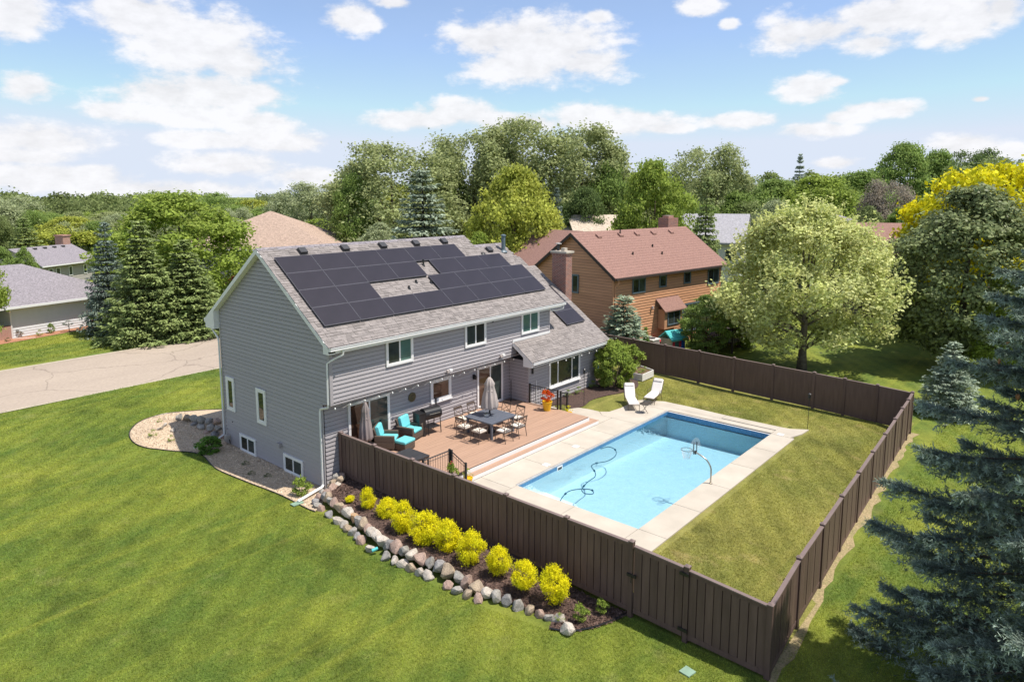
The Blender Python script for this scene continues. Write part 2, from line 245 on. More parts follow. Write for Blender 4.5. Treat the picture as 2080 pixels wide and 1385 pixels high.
# ------------------------------------------------------------------ mesh helpers
POS = {}
def tag(o, label=None, cat=None, group=None, kind=None):
    if label: o['label'] = label
    if cat: o['category'] = cat
    if group: o['group'] = group
    if kind: o['kind'] = kind
    return o
def empty(name, loc, rz=0, label=None, cat=None, group=None):
    o = bpy.data.objects.new(name, None); col.objects.link(o); o.location = loc; o.rotation_euler = (0, 0, rz); o.empty_display_size = .1
    POS[o.name] = (Vector(loc), rz); return tag(o, label, cat, group)
class MB:
    def __init__(s): s.v = []; s.f = []; s.a = None
    def quad(s, *p):
        i = len(s.v); s.v += [tuple(q) for q in p]; s.f.append(tuple(range(i, i+len(p)))); return s
    def hexa(s, b, t):                      # two matching rings, bottom (ccw seen from above) and top
        i = len(s.v); n = len(b); s.v += [tuple(q) for q in b] + [tuple(q) for q in t]
        s.f.append(tuple(range(i+n-1, i-1, -1))); s.f.append(tuple(range(i+n, i+2*n)))
        for k in range(n): s.f.append((i+k, i+(k+1) % n, i+n+(k+1) % n, i+n+k))
        return s
    def box(s, x0, x1, y0, y1, z0, z1):
        return s.hexa([(x0,y0,z0),(x1,y0,z0),(x1,y1,z0),(x0,y1,z0)], [(x0,y0,z1),(x1,y0,z1),(x1,y1,z1),(x0,y1,z1)])
    def prism(s, poly, z0, z1): return s.hexa([(x,y,z0) for x,y in poly], [(x,y,z1) for x,y in poly])
    def fbox(s, o, u, n, a0, a1, z0, z1, d0, d1):   # box on a wall: along u, height z, outward n
        o, u, n = Vector(o), Vector(u), Vector(n)
        P = lambda a, z, d: tuple(o + u*a + n*d + Vector((0,0,z)))
        return s.hexa([P(a0,z0,d0),P(a0,z0,d1),P(a1,z0,d1),P(a1,z0,d0)], [P(a0,z1,d0),P(a0,z1,d1),P(a1,z1,d1),P(a1,z1,d0)])
    def tube(s, pts, r, n=8, cap=True):
        pts = [Vector(p) for p in pts]; rs = r if isinstance(r, (list, tuple)) else [r]*len(pts); base = len(s.v); pu = None
        for i, p in enumerate(pts):
            if 0: pass
            d = (pts[min(i+1, len(pts)-1)] - pts[max(i-1, 0)]).normalized()
            u = pu - d*pu.dot(d) if pu is not None else d.orthogonal()
            if u.length < 1e-5: u = d.orthogonal()
            u.normalize(); pu = u; v = d.cross(u)
            for k in range(n):
                a = 2*math.pi*(k+.5)/n; s.v.append(tuple(p + (u*math.cos(a) + v*math.sin(a))*rs[i]))
        for i in range(len(pts)-1):
            for k in range(n):
                a, b = base+i*n+k, base+i*n+(k+1) % n; s.f.append((a, b, b+n, a+n))
        if cap: s.f.append(tuple(range(base+n-1, base-1, -1))); s.f.append(tuple(range(base+(len(pts)-1)*n, base+len(pts)*n)))
        return s
    def lathe(s, prof, c=(0,0,0), n=16, wob=None):
        base = len(s.v)
        for j, (r, z) in enumerate(prof):
            for k in range(n):
                a = 2*math.pi*k/n; q = r*(wob(a, z) if wob else 1); s.v.append((c[0]+q*math.cos(a), c[1]+q*math.sin(a), c[2]+z))
        for i in range(len(prof)-1):
            for k in range(n):
                a, b = base+i*n+k, base+i*n+(k+1) % n; s.f.append((a, b, b+n, a+n))
        s.f.append(tuple(range(base+n-1, base-1, -1))); s.f.append(tuple(range(base+(len(prof)-1)*n, base+len(prof)*n))); return s
    def cushion(s, x0, x1, y0, y1, z0, z1, r=.03):
        for (a, b) in ((0, r), (r, 0)): pass
        i = [(r, z0), (0, z0+r), (0, z1-r), (r, z1)]
        base = len(s.v)
        for e, z in i:
            s.v += [(x0+e,y0+e,z),(x1-e,y0+e,z),(x1-e,y1-e,z),(x0+e,y1-e,z)]
        for j in range(3):
            for k in range(4):
                a, b = base+j*4+k, base+j*4+(k+1) % 4; s.f.append((a, b, b+4, a+4))
        s.f.append((base+3, base+2, base+1, base)); s.f.append((base+12, base+13, base+14, base+15)); return s
    def rot(s, M4, start=0):
        for i in range(start, len(s.v)): s.v[i] = tuple(M4 @ Vector(s.v[i]))
        return s
    def mesh(s, name, m, org=None, rz=0, smooth=False):
        me = bpy.data.meshes.new(name); vs = s.v
        if org is not None:
            I = (Matrix.Translation(org) @ Matrix.Rotation(rz, 4, 'Z')).inverted(); vs = [tuple(I @ Vector(v)) for v in vs]
        me.from_pydata(vs, [], s.f); me.materials.append(m)
        if smooth: me.polygons.foreach_set('use_smooth', [True]*len(me.polygons))
        me.update(); return me
    def build(s, name, m, parent=None, smooth=False, local=False, origin=None, bevel=0):
        if parent is not None and not local: org, rz = POS[parent.name]
        elif parent is None: org, rz = (Vector(origin) if origin is not None else Vector((0,0,0))), 0
        else: org, rz = None, 0
        o = bpy.data.objects.new(name, s.mesh(name, m, org, rz, smooth)); col.objects.link(o)
        if parent is not None: o.parent = parent; POS[o.name] = POS[parent.name] if parent.name in POS else (Vector((0,0,0)), 0)
        else: o.location = org; POS[o.name] = (org, 0)
        if bevel:
            q = o.modifiers.new('bevel', 'BEVEL'); q.width = bevel; q.segments = 2; q.limit_method = 'ANGLE'
        return o
def copy_tree(o, parent=None, name=None):
    c = o.copy(); col.objects.link(c)
    if parent is not None: c.parent = parent
    for ch in list(o.children): copy_tree(ch, c)
    return c
def inst(mesh, name, parent, loc, rz=0, scale=None):     # a part that shares its mesh; loc in world
    o = bpy.data.objects.new(name, mesh); col.objects.link(o)
    if parent is not None:
        p, r = POS[parent.name]; o.parent = parent; q = Matrix.Rotation(-r, 4, 'Z') @ (Vector(loc) - p); o.location = q; o.rotation_euler = (0, 0, rz - r)
        POS[o.name] = (Vector(loc), rz)
    else: o.location = loc; o.rotation_euler = (0, 0, rz); POS[o.name] = (Vector(loc), rz)
    if scale: o.scale = scale
    return o
def S(x): x = np.clip(x, 0, 1); return x*x*(3-2*x)

# ------------------------------------------------------------------ ground heights
def gz(x, y):
    a = .5*S((y-8.2)/2.4)*np.maximum(S((x+8)/6), S((y-12)/8))
    b = .3*S((x-1)/9)*(1-S(y/8))
    return np.maximum(a, b)
def yz(x, y):
    t1 = S((-13.0-y)/4.3); t2 = S((x-16.8)/4.5)
    return .80 - np.maximum((.70-.13*S((x-2)/15))*t1, .30*t2*(.4+.6*S((-y+1)/8)))
def sheet(name, xs, ys, zf, m, skip=None, kind='structure', parent=None):
    xs, ys = np.array(xs, float), np.array(ys, float); X, Y = np.meshgrid(xs, ys, indexing='ij'); Z = zf(X, Y)
    v = np.stack([X, Y, Z], -1).reshape(-1, 3); ny = len(ys); f = []
    for i in range(len(xs)-1):
        for j in range(ny-1):
            if skip and skip((xs[i]+xs[i+1])/2, (ys[j]+ys[j+1])/2): continue
            f.append((i*ny+j, (i+1)*ny+j, (i+1)*ny+j+1, i*ny+j+1))
    me = bpy.data.meshes.new(name); me.from_pydata(v.tolist(), [], f); me.materials.append(m); me.polygons.foreach_set('use_smooth', [True]*len(f))
    o = bpy.data.objects.new(name, me); col.objects.link(o)
    if kind: o['kind'] = kind
    return o
def ax(*seg):
    r = []
    for a, b, n in seg: r += list(np.linspace(a, b, n, endpoint=False))
    return r + [seg[-1][1]]
gx = ax((-3000,-200,6),(-200,-30,8),(-30,.66,46),(.66,21.3,30),(21.3,22.6,3),(22.6,60,16),(60,200,6),(200,3000,6))
gy = ax((-3000,-200,6),(-200,-40,6),(-40,-17.3,26),(-17.3,-.3,26),(-.3,7.6,8),(7.6,34,50),(34,60,8),(60,200,6),(200,3000,6))
def inyard(x, y): return (1.3 < x < 20.5 and -16.4 < y < -.3) or (.66 < x < 13 and -.3 < y < 7.6)
sheet('ground', gx, gy, lambda X, Y: gz(X, Y)-.0, M['lawn'], inyard)
PX0, PX1, PY0, PY1, CZ = 3.72, 15.3, -12.08, -7.0, .84
def inpool(x, y): return (.9 < x < 16.4 and -13.0 < y < -5.2) or (.66 < x < 11.2 and y > -5.3) or (11 < x < 17 and y > -1.6)
sheet('yard_lawn', ax((.66,.9,1),(.9,16.4,24),(16.4,23.0,10)), ax((-17.36,-13.0,10),(-13.0,-5.3,12),(-5.3,-1.6,6),(-1.6,4,6)), yz, M['yard'], inpool)
# street
rx = np.linspace(-60, 60, 61)
def road_y(x): return 19.4 + .035*np.maximum(x,-40) + .0018*np.minimum(x, 40)**2*0
mb = MB(); me = MB()
for a, b in zip(rx[:-1], rx[1:]):
    y0, y1, w_ = road_y(a), road_y(b), 9.7
    mb.quad((a,y0,.512),(b,y1,.512),(b,y1+w_,.512),(a,y0+w_,.512))
    me.quad((a,y0-.25,.508),(b,y1-.25,.508),(b,y1+w_+.3,.508),(a,y0+w_+.3,.508))
tag(mb.build('road', M['road']), kind='structure'); tag(me.build('road_edge', M['roadedge']), kind='structure')

# ------------------------------------------------------------------ building helpers
def siding(wall, o, u, n, z0, z1, ex, wf, m, name='siding_board', d=.034):
    z = z0
    while z < z1 - .03:
        zt = min(z+ex, z1); A = wf(z+.001); B = wf(zt-.001)
        if A and B and A[1]-A[0] > .05:
            if B[1]-B[0] < .02: B = ((A[0]+A[1])/2-.01, (A[0]+A[1])/2+.01)
            O, U, Nn = Vector(o), Vector(u), Vector(n); P = lambda a, zz, dd: tuple(O+U*a+Nn*dd+Vector((0,0,zz)))
            MB().hexa([P(A[0],z+.022,0),P(A[0],z+.022,d),P(A[1],z+.022,d),P(A[1],z+.022,0)], [P(B[0],zt,0),P(B[0],zt,.006),P(B[1],zt,.006),P(B[1],zt,0)]).build(name, m, wall)
        z += ex
def window(par, o, u, n, a0, a1, z0, z1, frame, panes, fw=.09, depth=.055, sill=True, name='window', mul=None, fm=None, label=None):
    fm = fm or M['white']
    f = MB()
    f.fbox(o,u,n,a0,a1,z1-fw,z1,.0,depth).fbox(o,u,n,a0,a1,z0,z0+fw,.0,depth).fbox(o,u,n,a0,a0+fw,z0+fw,z1-fw,.0,depth).fbox(o,u,n,a1-fw,a1,z0+fw,z1-fw,.0,depth)
    fo = f.build(name, fm, par)
    if label: fo['label'] = label
    k = len(panes); wdt = (a1-a0-2*fw)/sum(p[1] for p in panes); a = a0+fw
    for i, (pm, ws) in enumerate(panes):
        b = a + wdt*ws
        s = MB(); t = .035
        s.fbox(o,u,n,a,b,z1-fw-t,z1-fw,.004,depth-.012).fbox(o,u,n,a,b,z0+fw,z0+fw+t,.004,depth-.012).fbox(o,u,n,a,a+t,z0+fw+t,z1-fw-t,.004,depth-.012).fbox(o,u,n,b-t,b,z0+fw+t,z1-fw-t,.004,depth-.012)
        s.build('sash', fm, fo)
        MB().fbox(o,u,n,a+t,b-t,z0+fw+t,z1-fw-t,.003,.028).build('pane', M[pm], fo)
        a = b
    if sill: MB().fbox(o,u,n,a0-.03,a1+.03,z0-.045,z0-.002,.0,depth+.05).build('sill', fm, fo)
    return fo
def soup(name, V, Fn, m, parent=None, attr=None, smooth=False, kind=None):
    """V (N,k,3) polygons of k corners each"""
    n, k = V.shape[:2]; me = bpy.data.meshes.new(name); vs = V.reshape(-1, 3)
    if parent is not None: vs = vs - np.array(POS[parent.name][0])
    me.vertices.add(n*k); me.vertices.foreach_set('co', vs.astype(np.float32).ravel())
    me.loops.add(n*k); me.loops.foreach_set('vertex_index', np.arange(n*k, dtype=np.int32))
    me.polygons.add(n); me.polygons.foreach_set('loop_start', np.arange(0, n*k, k, dtype=np.int32)); me.polygons.foreach_set('loop_total', np.full(n, k, dtype=np.int32))
    if attr is not None:
        a = me.attributes.new('v', 'FLOAT', 'POINT'); a.data.foreach_set('value', np.repeat(attr, k).astype(np.float32))
    me.update(calc_edges=True); me.materials.append(m)
    if name is None: return me
    o = bpy.data.objects.new(name, me); col.objects.link(o)
    if parent is not None: o.parent = parent
    if kind: o['kind'] = kind
    return o
def shingles(par, x0, x1, ye, ze, mslope, ytop, seed, keep=None, ex=.142, tabw=.26, xdir=(1,0), org=(0,0), m=None, lift=.006):
    rng = np.random.default_rng(seed); c = 1/math.hypot(1, mslope); s = mslope*c
    L_ = (ytop-ye)/c; rows = int(L_/ex); Q = []; A = []
    for r_ in range(rows+1):
        s0 = r_*ex; s1 = min(s0+ex+.02, L_); xo = x0 + rng.uniform(-.3, 0); 
        while xo < x1:
            wd = tabw*rng.uniform(.45, 1.35); a, b = max(xo, x0), min(xo+wd-.006, x1); xo += wd
            if b-a < .03: continue
            if keep and not keep((a+b)/2, ye+c*(s0+s1)/2): continue
            h = lift + rng.choice([.004, .014, .022]); t = .003
            P = lambda x, ss, hh: (x, ye+c*ss - s*hh, ze+s*ss + c*hh)
            top = [P(a,s0,h),P(b,s0,h),P(b,s1,t+.004),P(a,s1,t+.004)]; fr = [P(a,s0,0),P(b,s0,0),P(b,s0,h),P(a,s0,h)]
            sl_ = [P(a,s1,t),P(a,s0,0),P(a,s0,h),P(a,s1,t+.004)]
            v = rng.choice([.84, .94, 1.0, 1.05, 1.09])*rng.uniform(.93, 1.07); Q += [top, fr, sl_]; A += [v]*3
    return soup('shingles', np.array(Q), None, m or M['shingle'], par, np.array(A), kind='stuff')
def rbox_on_slope(x0, x1, y0, y1, ye, ze, ms, h0, h1):      # box lying on a roof slope
    c = 1/math.hypot(1, ms); s = ms*c
    P = lambda x, y, h: (x, y-s*h, ze+ms*(y-ye)+c*h)
    return MB().hexa([P(x0,y0,h0),P(x1,y0,h0),P(x1,y1,h0),P(x0,y1,h0)], [P(x0,y0,h1),P(x1,y0,h1),P(x1,y1,h1),P(x0,y1,h1)])

# ------------------------------------------------------------------ the grey house
H = empty('house', (0, 0, 0), label='grey two-storey house with solar panels on its roof and a wooden deck beside the pool', cat='house')
YE, ZE, MS = -1.22, 5.83, .706          # main roof: eave line and slope
YR = 3.62; ZR = ZE+MS*(YR-YE)
zr_under = lambda y: (ZE + MS*(y-YE) if y < YR else ZR - MS*(y-YR)) - .17
X_ = (1,0,0); Y_ = (0,1,0); NX = (-1,0,0); NY = (0,-1,0)
# gable wall core
gw = MB()
for (ya, yb, zb) in ((-.32, 7.58, -.4), (-.87, -.32, 3.5)):
    pts = [(ya, zb), (yb, zb)] + ([(yb, zr_under(yb)), (YR, zr_under(YR)), (ya, 3.5 if ya > -.5 else zr_under(ya))] if ya > -.5 else [(yb, zr_under(yb)), (ya, zr_under(ya))])
    if ya > -.5: pts = [(ya, zb), (yb, zb), (yb, zr_under(yb)), (YR, zr_under(YR)), (ya, zr_under(ya))]
    gw.hexa([(0, y, z) for y, z in pts], [(.2, y, z) for y, z in pts])
gwall = gw.build('gable_wall', M['shadowgap'], H)
def gwf(z):
    lo = -.30 if z < 3.49 else -.85
    hi = 7.56
    if z > zr_under(lo): lo = (z+.17-ZE)/MS + YE
    if z > zr_under(hi): hi = YR + (ZR-.17-z)/MS
    return (lo, hi) if hi > lo else None
siding(gwall, (0,0,0), Y_, NX, -.3, 9.05, .168, gwf, M['siding'])
for (y, z0, z1) in ((-.33, -.3, 3.49), (-.885, 3.49, 5.6), (7.57, -.1, 5.5)):
    MB().box(-.04, .0-.001, y-.03 if y < 1 else y-.07, y+.09 if y < 1 else y+.03, z0, z1).build('corner_trim', M['siding'], gwall)
# patio (south) wall lower
lw = MB().box(.201, 11.0, -.32, -.12, -.2, 3.49).build('patio_wall', M['shadowgap'], H)
siding(lw, (0,-.32,0), X_, NY, .025, 3.46, .165, lambda z: (.05, 10.98), M['siding'])
uw = MB().box(.0, 13.6, -.87, -.70, 3.56, 5.62)
uw = uw.build('upper_wall', M['shadowgap'], H)
siding(uw, (0,-.87,0), X_, NY, 3.58, 5.62, .165, lambda z: (.10, 13.55) if z > 4.1 else (.10, 10.9) , M['siding'])
MB().box(-.0, 13.6, -.895, -.12, 3.49, 3.56).build('overhang_soffit', M['siding'], uw)
for x in (.0, 13.5): MB().box(x, x+.10, -.905, -.871, 3.56, 5.62).build('corner_trim', M['siding'], uw)
rw = MB().box(13.45, 13.6, -.69, 7.4, 2.5, 5.62).build('right_wall', M['shadowgap'], H)
siding(rw, (13.6,0,0), Y_, (1,0,0), 3.6, 5.6, .165, lambda z: (-.85, 7.3), M['siding'])
MB().box(.2, 17.0, 7.4, 7.58, -.2, 5.45).build('back_wall', M['siding'], H)
MB().box(.25, 13.4, -.1, 7.3, 5.2, 5.4).build('attic_floor', M['joint'], H)
# family room wing
FX0, FX1, FY = 11.0, 17.0, -1.55
fwl = MB().box(FX0, FX1, FY, FY+.2, .4, 3.3).build('wing_wall', M['shadowgap'], H)
siding(fwl, (0,FY,0), X_, NY, .68, 3.28, .165, lambda z: (FX0+.08, FX1-.08), M['siding'])
for x in (FX0, FX1-.09): MB().box(x, x+.09, FY-.033, FY-.001, .6, 3.28).build('corner_trim', M['siding'], fwl)
rt = MB().box(FX0, FX0+.15, FY+.2, -.33, .6, 3.3).build('return_wall', M['shadowgap'], H)
siding(rt, (FX0,0,0), Y_, NX, 1.18, 3.28, .165, lambda z: (FY, -.35), M['siding'])
wr = MB(); zl = lambda y: 3.38 + MS*(y+2.12) - .17
wr.hexa([(FX1-.15, FY, .4), (FX1-.15, 3.4, .4), (FX1-.15, 3.4, zl(3.4)), (FX1-.15, FY, zl(FY))], [(FX1, FY, .4), (FX1, 3.4, .4), (FX1, 3.4, zl(3.4)), (FX1, FY, zl(FY))])
wr.build('wing_side_wall', M['siding'], H)
MB().box(13.6, FX1, 3.4, 7.4, .3, 6.0).build('wing_back', M['siding'], H)
# roofs
def slab(pts, t=.15): return MB().hexa([(x,y,z-t) for x,y,z in pts], pts)
zf = lambda y: ZE+MS*(y-YE)
rf = slab([(-.24,YE,ZE),(14.4,YE,ZE),(14.4,1.85,zf(1.85)),(14.15,1.85,zf(1.85)),(14.15,2.9,zf(2.9)),(11.8,2.9,zf(2.9)),(11.8,YR,ZR),(-.24,YR,ZR)]).build('roof', M['underlay'], H)
MB().hexa([(-.24,YR,ZR-.15),(11.8,YR,ZR-.15),(11.8,8.5,zf(2*YR-8.5)-.15),(-.24,8.5,zf(2*YR-8.5)-.15)],[(-.24,YR,ZR),(11.8,YR,ZR),(11.8,8.5,zf(2*YR-8.5)),(-.24,8.5,zf(2*YR-8.5))]).build('back_slope', M['shingle'], rf)
MB().hexa([(11.81,2.9,zf(2.9)-.15),(14.15,2.9,zf(2.9)-.15),(14.15,8.3,zf(-2.5)-.15),(11.81,8.3,zf(-2.5)-.15)],[(11.81,2.9,zf(2.9)),(14.15,2.9,zf(2.9)),(14.15,8.3,zf(-2.5)),(11.81,8.3,zf(-2.5))]).build('back_slope', M['shingle'], rf)
keep = lambda x, y: y < (YR if x < 11.8 else 2.9 if x < 14.15 else 1.85)
shingles(rf, -.27, 14.42, YE-.03, ZE-.02+.012, MS, YR, 3, keep)
for (x0, x1, y) in ((-.25, 11.8, YR), (11.8, 14.15, 2.9)):   # ridge caps
    z = zf(y)+.01; k = int((x1-x0)/.3); dx = (x1-x0)/k
    cap = MB()
    for i in range(k):
        a, b = x0+i*dx, x0+(i+1)*dx+.02; cap.quad((a,y-.15,z-.106+.03),(b,y-.15,z-.106+.02),(b,y,z+.02),(a,y,z+.03)); cap.quad((a,y,z+.03),(b,y,z+.02),(b,y+.15,z-.10+.02),(a,y+.15,z-.10+.03))
    cap.build('ridge_cap', M['underlay'] if 0 else M['greyroof'], rf)
# wing roof
WE, WZ = -2.12, 3.38; zw = lambda y: WZ+MS*(y-WE)
wrf = slab([(10.6,WE,WZ),(17.55,WE,WZ),(17.55,3.3,zw(3.3)),(13.62,3.3,zw(3.3)),(13.62,-.90,zw(-.90)),(10.6,-.90,zw(-.90))]).build('wing_roof', M['underlay'], H)
MB().hexa([(13.62,3.3,zw(3.3)-.15),(17.55,3.3,zw(3.3)-.15),(17.55,8,zw(-1.4)-.15),(13.62,8,zw(-1.4)-.15)],[(13.62,3.3,zw(3.3)),(17.55,3.3,zw(3.3)),(17.55,8,zw(-1.4)),(13.62,8,zw(-1.4))]).build('back_slope', M['shingle'], wrf)
shingles(wrf, 10.57, 17.58, WE-.03, WZ-.02+.012, MS, 3.3, 5, lambda x, y: y < -.93 or x > 13.65)
MB().box(10.6, 13.6, -.925, -.905, zw(-.9)-.02, zw(-.9)+.10).build('flashing', M['white'], wrf)
# rakes, fascia, gutters
def rake(x0, x1, ya, yb, f, w_=.2, name='rake_board'):
    return MB().hexa([(x0,ya,f(ya)-w_),(x1,ya,f(ya)-w_),(x1,yb,f(yb)-w_),(x0,yb,f(yb)-w_)],[(x0,ya,f(ya)-.004),(x1,ya,f(ya)-.004),(x1,yb,f(yb)-.004),(x0,yb,f(yb)-.004)]).build(name, M['white'], H)
bk = lambda y: ZR-MS*(y-YR)
rake(-.275, -.243, YE, YR, zf); rake(-.275, -.243, YR, 8.45, bk); rake(14.402, 14.43, YE, 1.85, zf); rake(17.552, 17.58, WE, 3.3, zw); rake(10.57, 10.598, WE, -.9, zw)
rake(-.242, -.002, YE+.02, YR, lambda y: zf(y)-.165, .02, 'rake_soffit'); rake(-.242, -.002, YR, 8.4, lambda y: bk(y)-.165, .02, 'rake_soffit')
def eavebox(x0, x1, ya, yb, f, zb):
    MB().hexa([(x0,ya,zb),(x1,ya,zb),(x1,yb,zb-.0),(x0,yb,zb-.0)],[(x0,ya,f(ya)-.16),(x1,ya,f(ya)-.16),(x1,yb,f(yb)-.16),(x0,yb,f(yb)-.16)]).build('eave_return', M['white'], H)
eavebox(-.272, .05, YE, -.90, zf, 5.56); eavebox(-.272, .05, 7.6, 8.42, bk, 5.42); eavebox(10.575, 10.7, WE, FY-.04, zw, 3.10); eavebox(17.45,17.575, WE, FY, zw, 3.10); eavebox(14.3,14.425,YE,-.9,zf,5.56)
MB().box(.05, 14.3, YE+.01, -.91, 5.565, 5.60).build('soffit', M['white'], H)
MB().box(10.7, 17.45, WE+.01, FY-.04, 3.11, 3.14).build('soffit', M['white'], H)
def gutter(x0, x1, y, z, m=None):
    g = MB(); 
    g.box(x0,x1,y-.13,y-.115,z-.09,z+.035).box(x0,x1,y-.115,y-.001,z-.105,z-.09).box(x0,x0+.01,y-.115,y-.001,z-.09,z+.03).box(x1-.01,x1,y-.115,y-.001,z-.09,z+.03).box(x0,x1,y-.15,y-.13,z+.012,z+.035)
    return g.build('gutter', m or M['white'], H)
MB().box(-.24, 14.4, YE-.0, YE+.01, 5.60, ZE-.155).build('fascia', M['white'], H)
gutter(-.25, 14.42, YE-.003, ZE-.04); gutter(10.58, 17.6, WE-.003, WZ-.04)
MB().box(-.25,11.8,8.46,8.60,5.66,5.80).build('gutter', M['white'], H)
def pipe(pts, m='white', r=.045, name='downpipe'): return MB().tube(pts, r, 4).build(name, M[m], H)
pipe([(.35,YE-.06,5.72),(.35,YE-.06,5.50),(.02,-.95,5.26),(-.08,-.84,5.15),(-.08,-.82,3.55),(-.08,-.78,3.42),(-.085,-.30,3.28),(-.085,-.26,3.15),(-.085,-.26,.18)])
pipe([(-.085,-.26,.2),(-.16,-.30,.14),(-1.42,-.62,.10)], r=.062)
pipe([(-.12,8.5,5.62),(-.12,8.3,5.45),(-.09,7.66,5.0),(-.09,7.62,4.8),(-.09,7.62,.42)]); pipe([(-.09,7.62,.42),(-.4,7.6,.30),(-1.6,7.45,.22)])
pipe([(14.3,YE-.06,5.72),(14.3,YE-.05,5.5),(14.15,-1.0,5.4),(13.75,-.75,5.38),(13.72,-.7,5.1),(13.72,-.7,4.4)]); pipe([(17.4,WE-.06,3.3),(17.4,WE-.05,3.1),(17.25,FY-.3,2.98),(17.08,FY-.05,2.9),(17.08,FY+.05,.8)])
MB().box(-1.68,-1.25,-.76,-.50,.03,.06).build('splash_block', M['lidgreen'], H)
# windows
o0 = (0,0,0)
oy = (0,-.896,0)
window(H, oy, X_, NY, 2.66, 4.10, 4.49, 5.60, 0, [('glassdark',1),('glassgreen',1)], sill=False)
window(H, oy, X_, NY, 7.22, 8.63, 4.49, 5.60, 0, [('glassdark',1),('glass',1)], sill=False)
window(H, oy, X_, NY, 11.24, 12.66, 4.49, 5.60, 0, [('glassgreen',1),('glassgreen',1)], sill=False)
ol = (0,-.345,0)
window(H, ol, X_, NY, 1.12, 3.22, 1.19, 3.20, 0, [('glassbrown',1),('glassdark',1)], sill=False, name='sliding_door', fw=.08, label='sliding patio door with white frame near the grill')
window(H, ol, X_, NY, 5.56, 6.83, 2.19, 3.22, 0, [('glassbrown',1)], fw=.12)
window(H, ol, X_, NY, 8.58, 10.44, 1.19, 3.22, 0, [('glassbrown',1),('glassdark',1)], sill=False, name='sliding_door', fw=.08, label='sliding patio door with white frame beside the return wall')
of = (0,FY-.026,0)
window(H, of, X_, NY, 12.66, 15.40, 1.55, 2.99, 0, [('glass',1),('glass',1.9),('glassdark',1)])
og = (-.022,0,0)
window(H, og, Y_, NX, 6.50, 7.22, 1.70, 3.27, 0, [('glass',1)], fw=.14, sill=False)
window(H, og, Y_, NX, 3.82, 4.58, 1.66, 3.22, 0, [('glass',1)], fw=.14, sill=False)
window(H, og, Y_, NX, 4.86, 6.22, .0, .80, 0, [('glassdark',1),('glass',1)], fw=.09)
window(H, og, Y_, NX, 1.16, 2.58, .0, .78, 0, [('glassdark',1),('glass',1)], fw=.09)
# small fittings on the walls
v = MB().box(-.16,-.03,2.72,2.92,.98,1.16).build('dryer_vent', M['siding'], H)
MB().box(-.22,-.03,7.15,7.38,.18,.48).build('gas_meter', M['acm'], H); MB().tube([(-.12,7.3,.48),(-.12,7.35,.75),(-.03,7.4,.75)],.02,6).build('meter_pipe', M['acm'], H)
MB().tube([(-.12,7.1,.3),(-.12,7.0,.1)],.02,6).build('meter_pipe', M['blackmetal'], H)
MB().lathe([(.03,0),(.03,.04)],(0,0,0),8).rot(Matrix.Translation((-.03,6.9,1.15)) @ Matrix.Rotation(R(90),4,'Y')).build('hose_tap', M['blackmetal'], H)
def flood(x, y, z):
    f = MB().box(x-.06,x+.06,y-.05,y,z-.10,z+.04).build('flood_light', M['white'], H)
    MB().box(x-.02,x+.14,y-.16,y-.051,z-.02,z+.08).build('lamp_head', M['white'], f); MB().box(x-.16,x-.03,y-.14,y-.051,z-.05,z+.05).build('lamp_head', M['canvas'], f)
flood(6.15, -.90, 3.66); flood(9.72, -.90, 3.70)
b = MB().lathe([(.035,0),(.06,.05),(.055,.12),(.02,.14)],(9.1,-.95,5.45),8).build('camera_bulb', M['blackmetal'], H)
lamp = MB().box(8.30,8.42,-.42,-.35,2.72,2.95).build('wall_lamp', M['blackmetal'], H); MB().lathe([(.05,0),(.07,.14),(.03,.2)],(8.36,-.48,2.72),8).build('lamp_shade', M['blackmetal'], lamp)
dsc = MB().lathe([(.21,0),(.21,.02),(.15,.035),(.06,.03),(.02,.06)],(0,0,0),20).rot(Matrix.Translation((4.48,-.36,2.72)) @ Matrix.Rotation(R(90),4,'X')).build('sun_disc', M['bronzedisc'], None, origin=(4.48,-.36,2.72))
tag(dsc, 'round brass sun ornament hanging on the grey wall above the grill', 'wall ornament')
MB().box(11.25,11.33,FY-.10,FY-.03,2.6,2.9).build('wall_lamp', M['blackmetal'], H)
MB().tube([(11.6,FY-.06,1.2),(11.6,FY-.06,2.2)],.015,5).build('hose_reel_pipe', M['white'], H)
# string lights along the overhang and wing eave
stl = empty('string_lights', (0,-.95,3.4), label='string of bare bulbs hanging under the overhang above the patio', cat='string lights')
wire = MB(); pts = []
for i in range(31):
    x = .15 + i*.35; z = 3.40 + .05*math.cos(i*math.pi); pts.append((x, -.92, z - .04))
wire.tube(pts, .006, 4)
wire.build('wire', M['blackmetal'], stl)
bm_ = MB().lathe([(.012,0),(.03,-.03),(.034,-.06),(.012,-.09)][::-1],(0,0,0),8).mesh('bulb', M['bulb'], smooth=True)
for i in range(0, 31, 2): inst(bm_, 'bulb', stl, (pts[i][0], -.92, pts[i][2]-.01))
for x in (11.9,12.6,13.3,14.0,14.7,15.4,16.1): inst(bm_, 'bulb', stl, (x, -2.2, 3.06))
wire2 = MB().tube([(x, -2.2, 3.08-.04*(i % 2)) for i, x in enumerate(np.linspace(11.2,16.4,14))], .006, 4).build('wire', M['blackmetal'], stl)
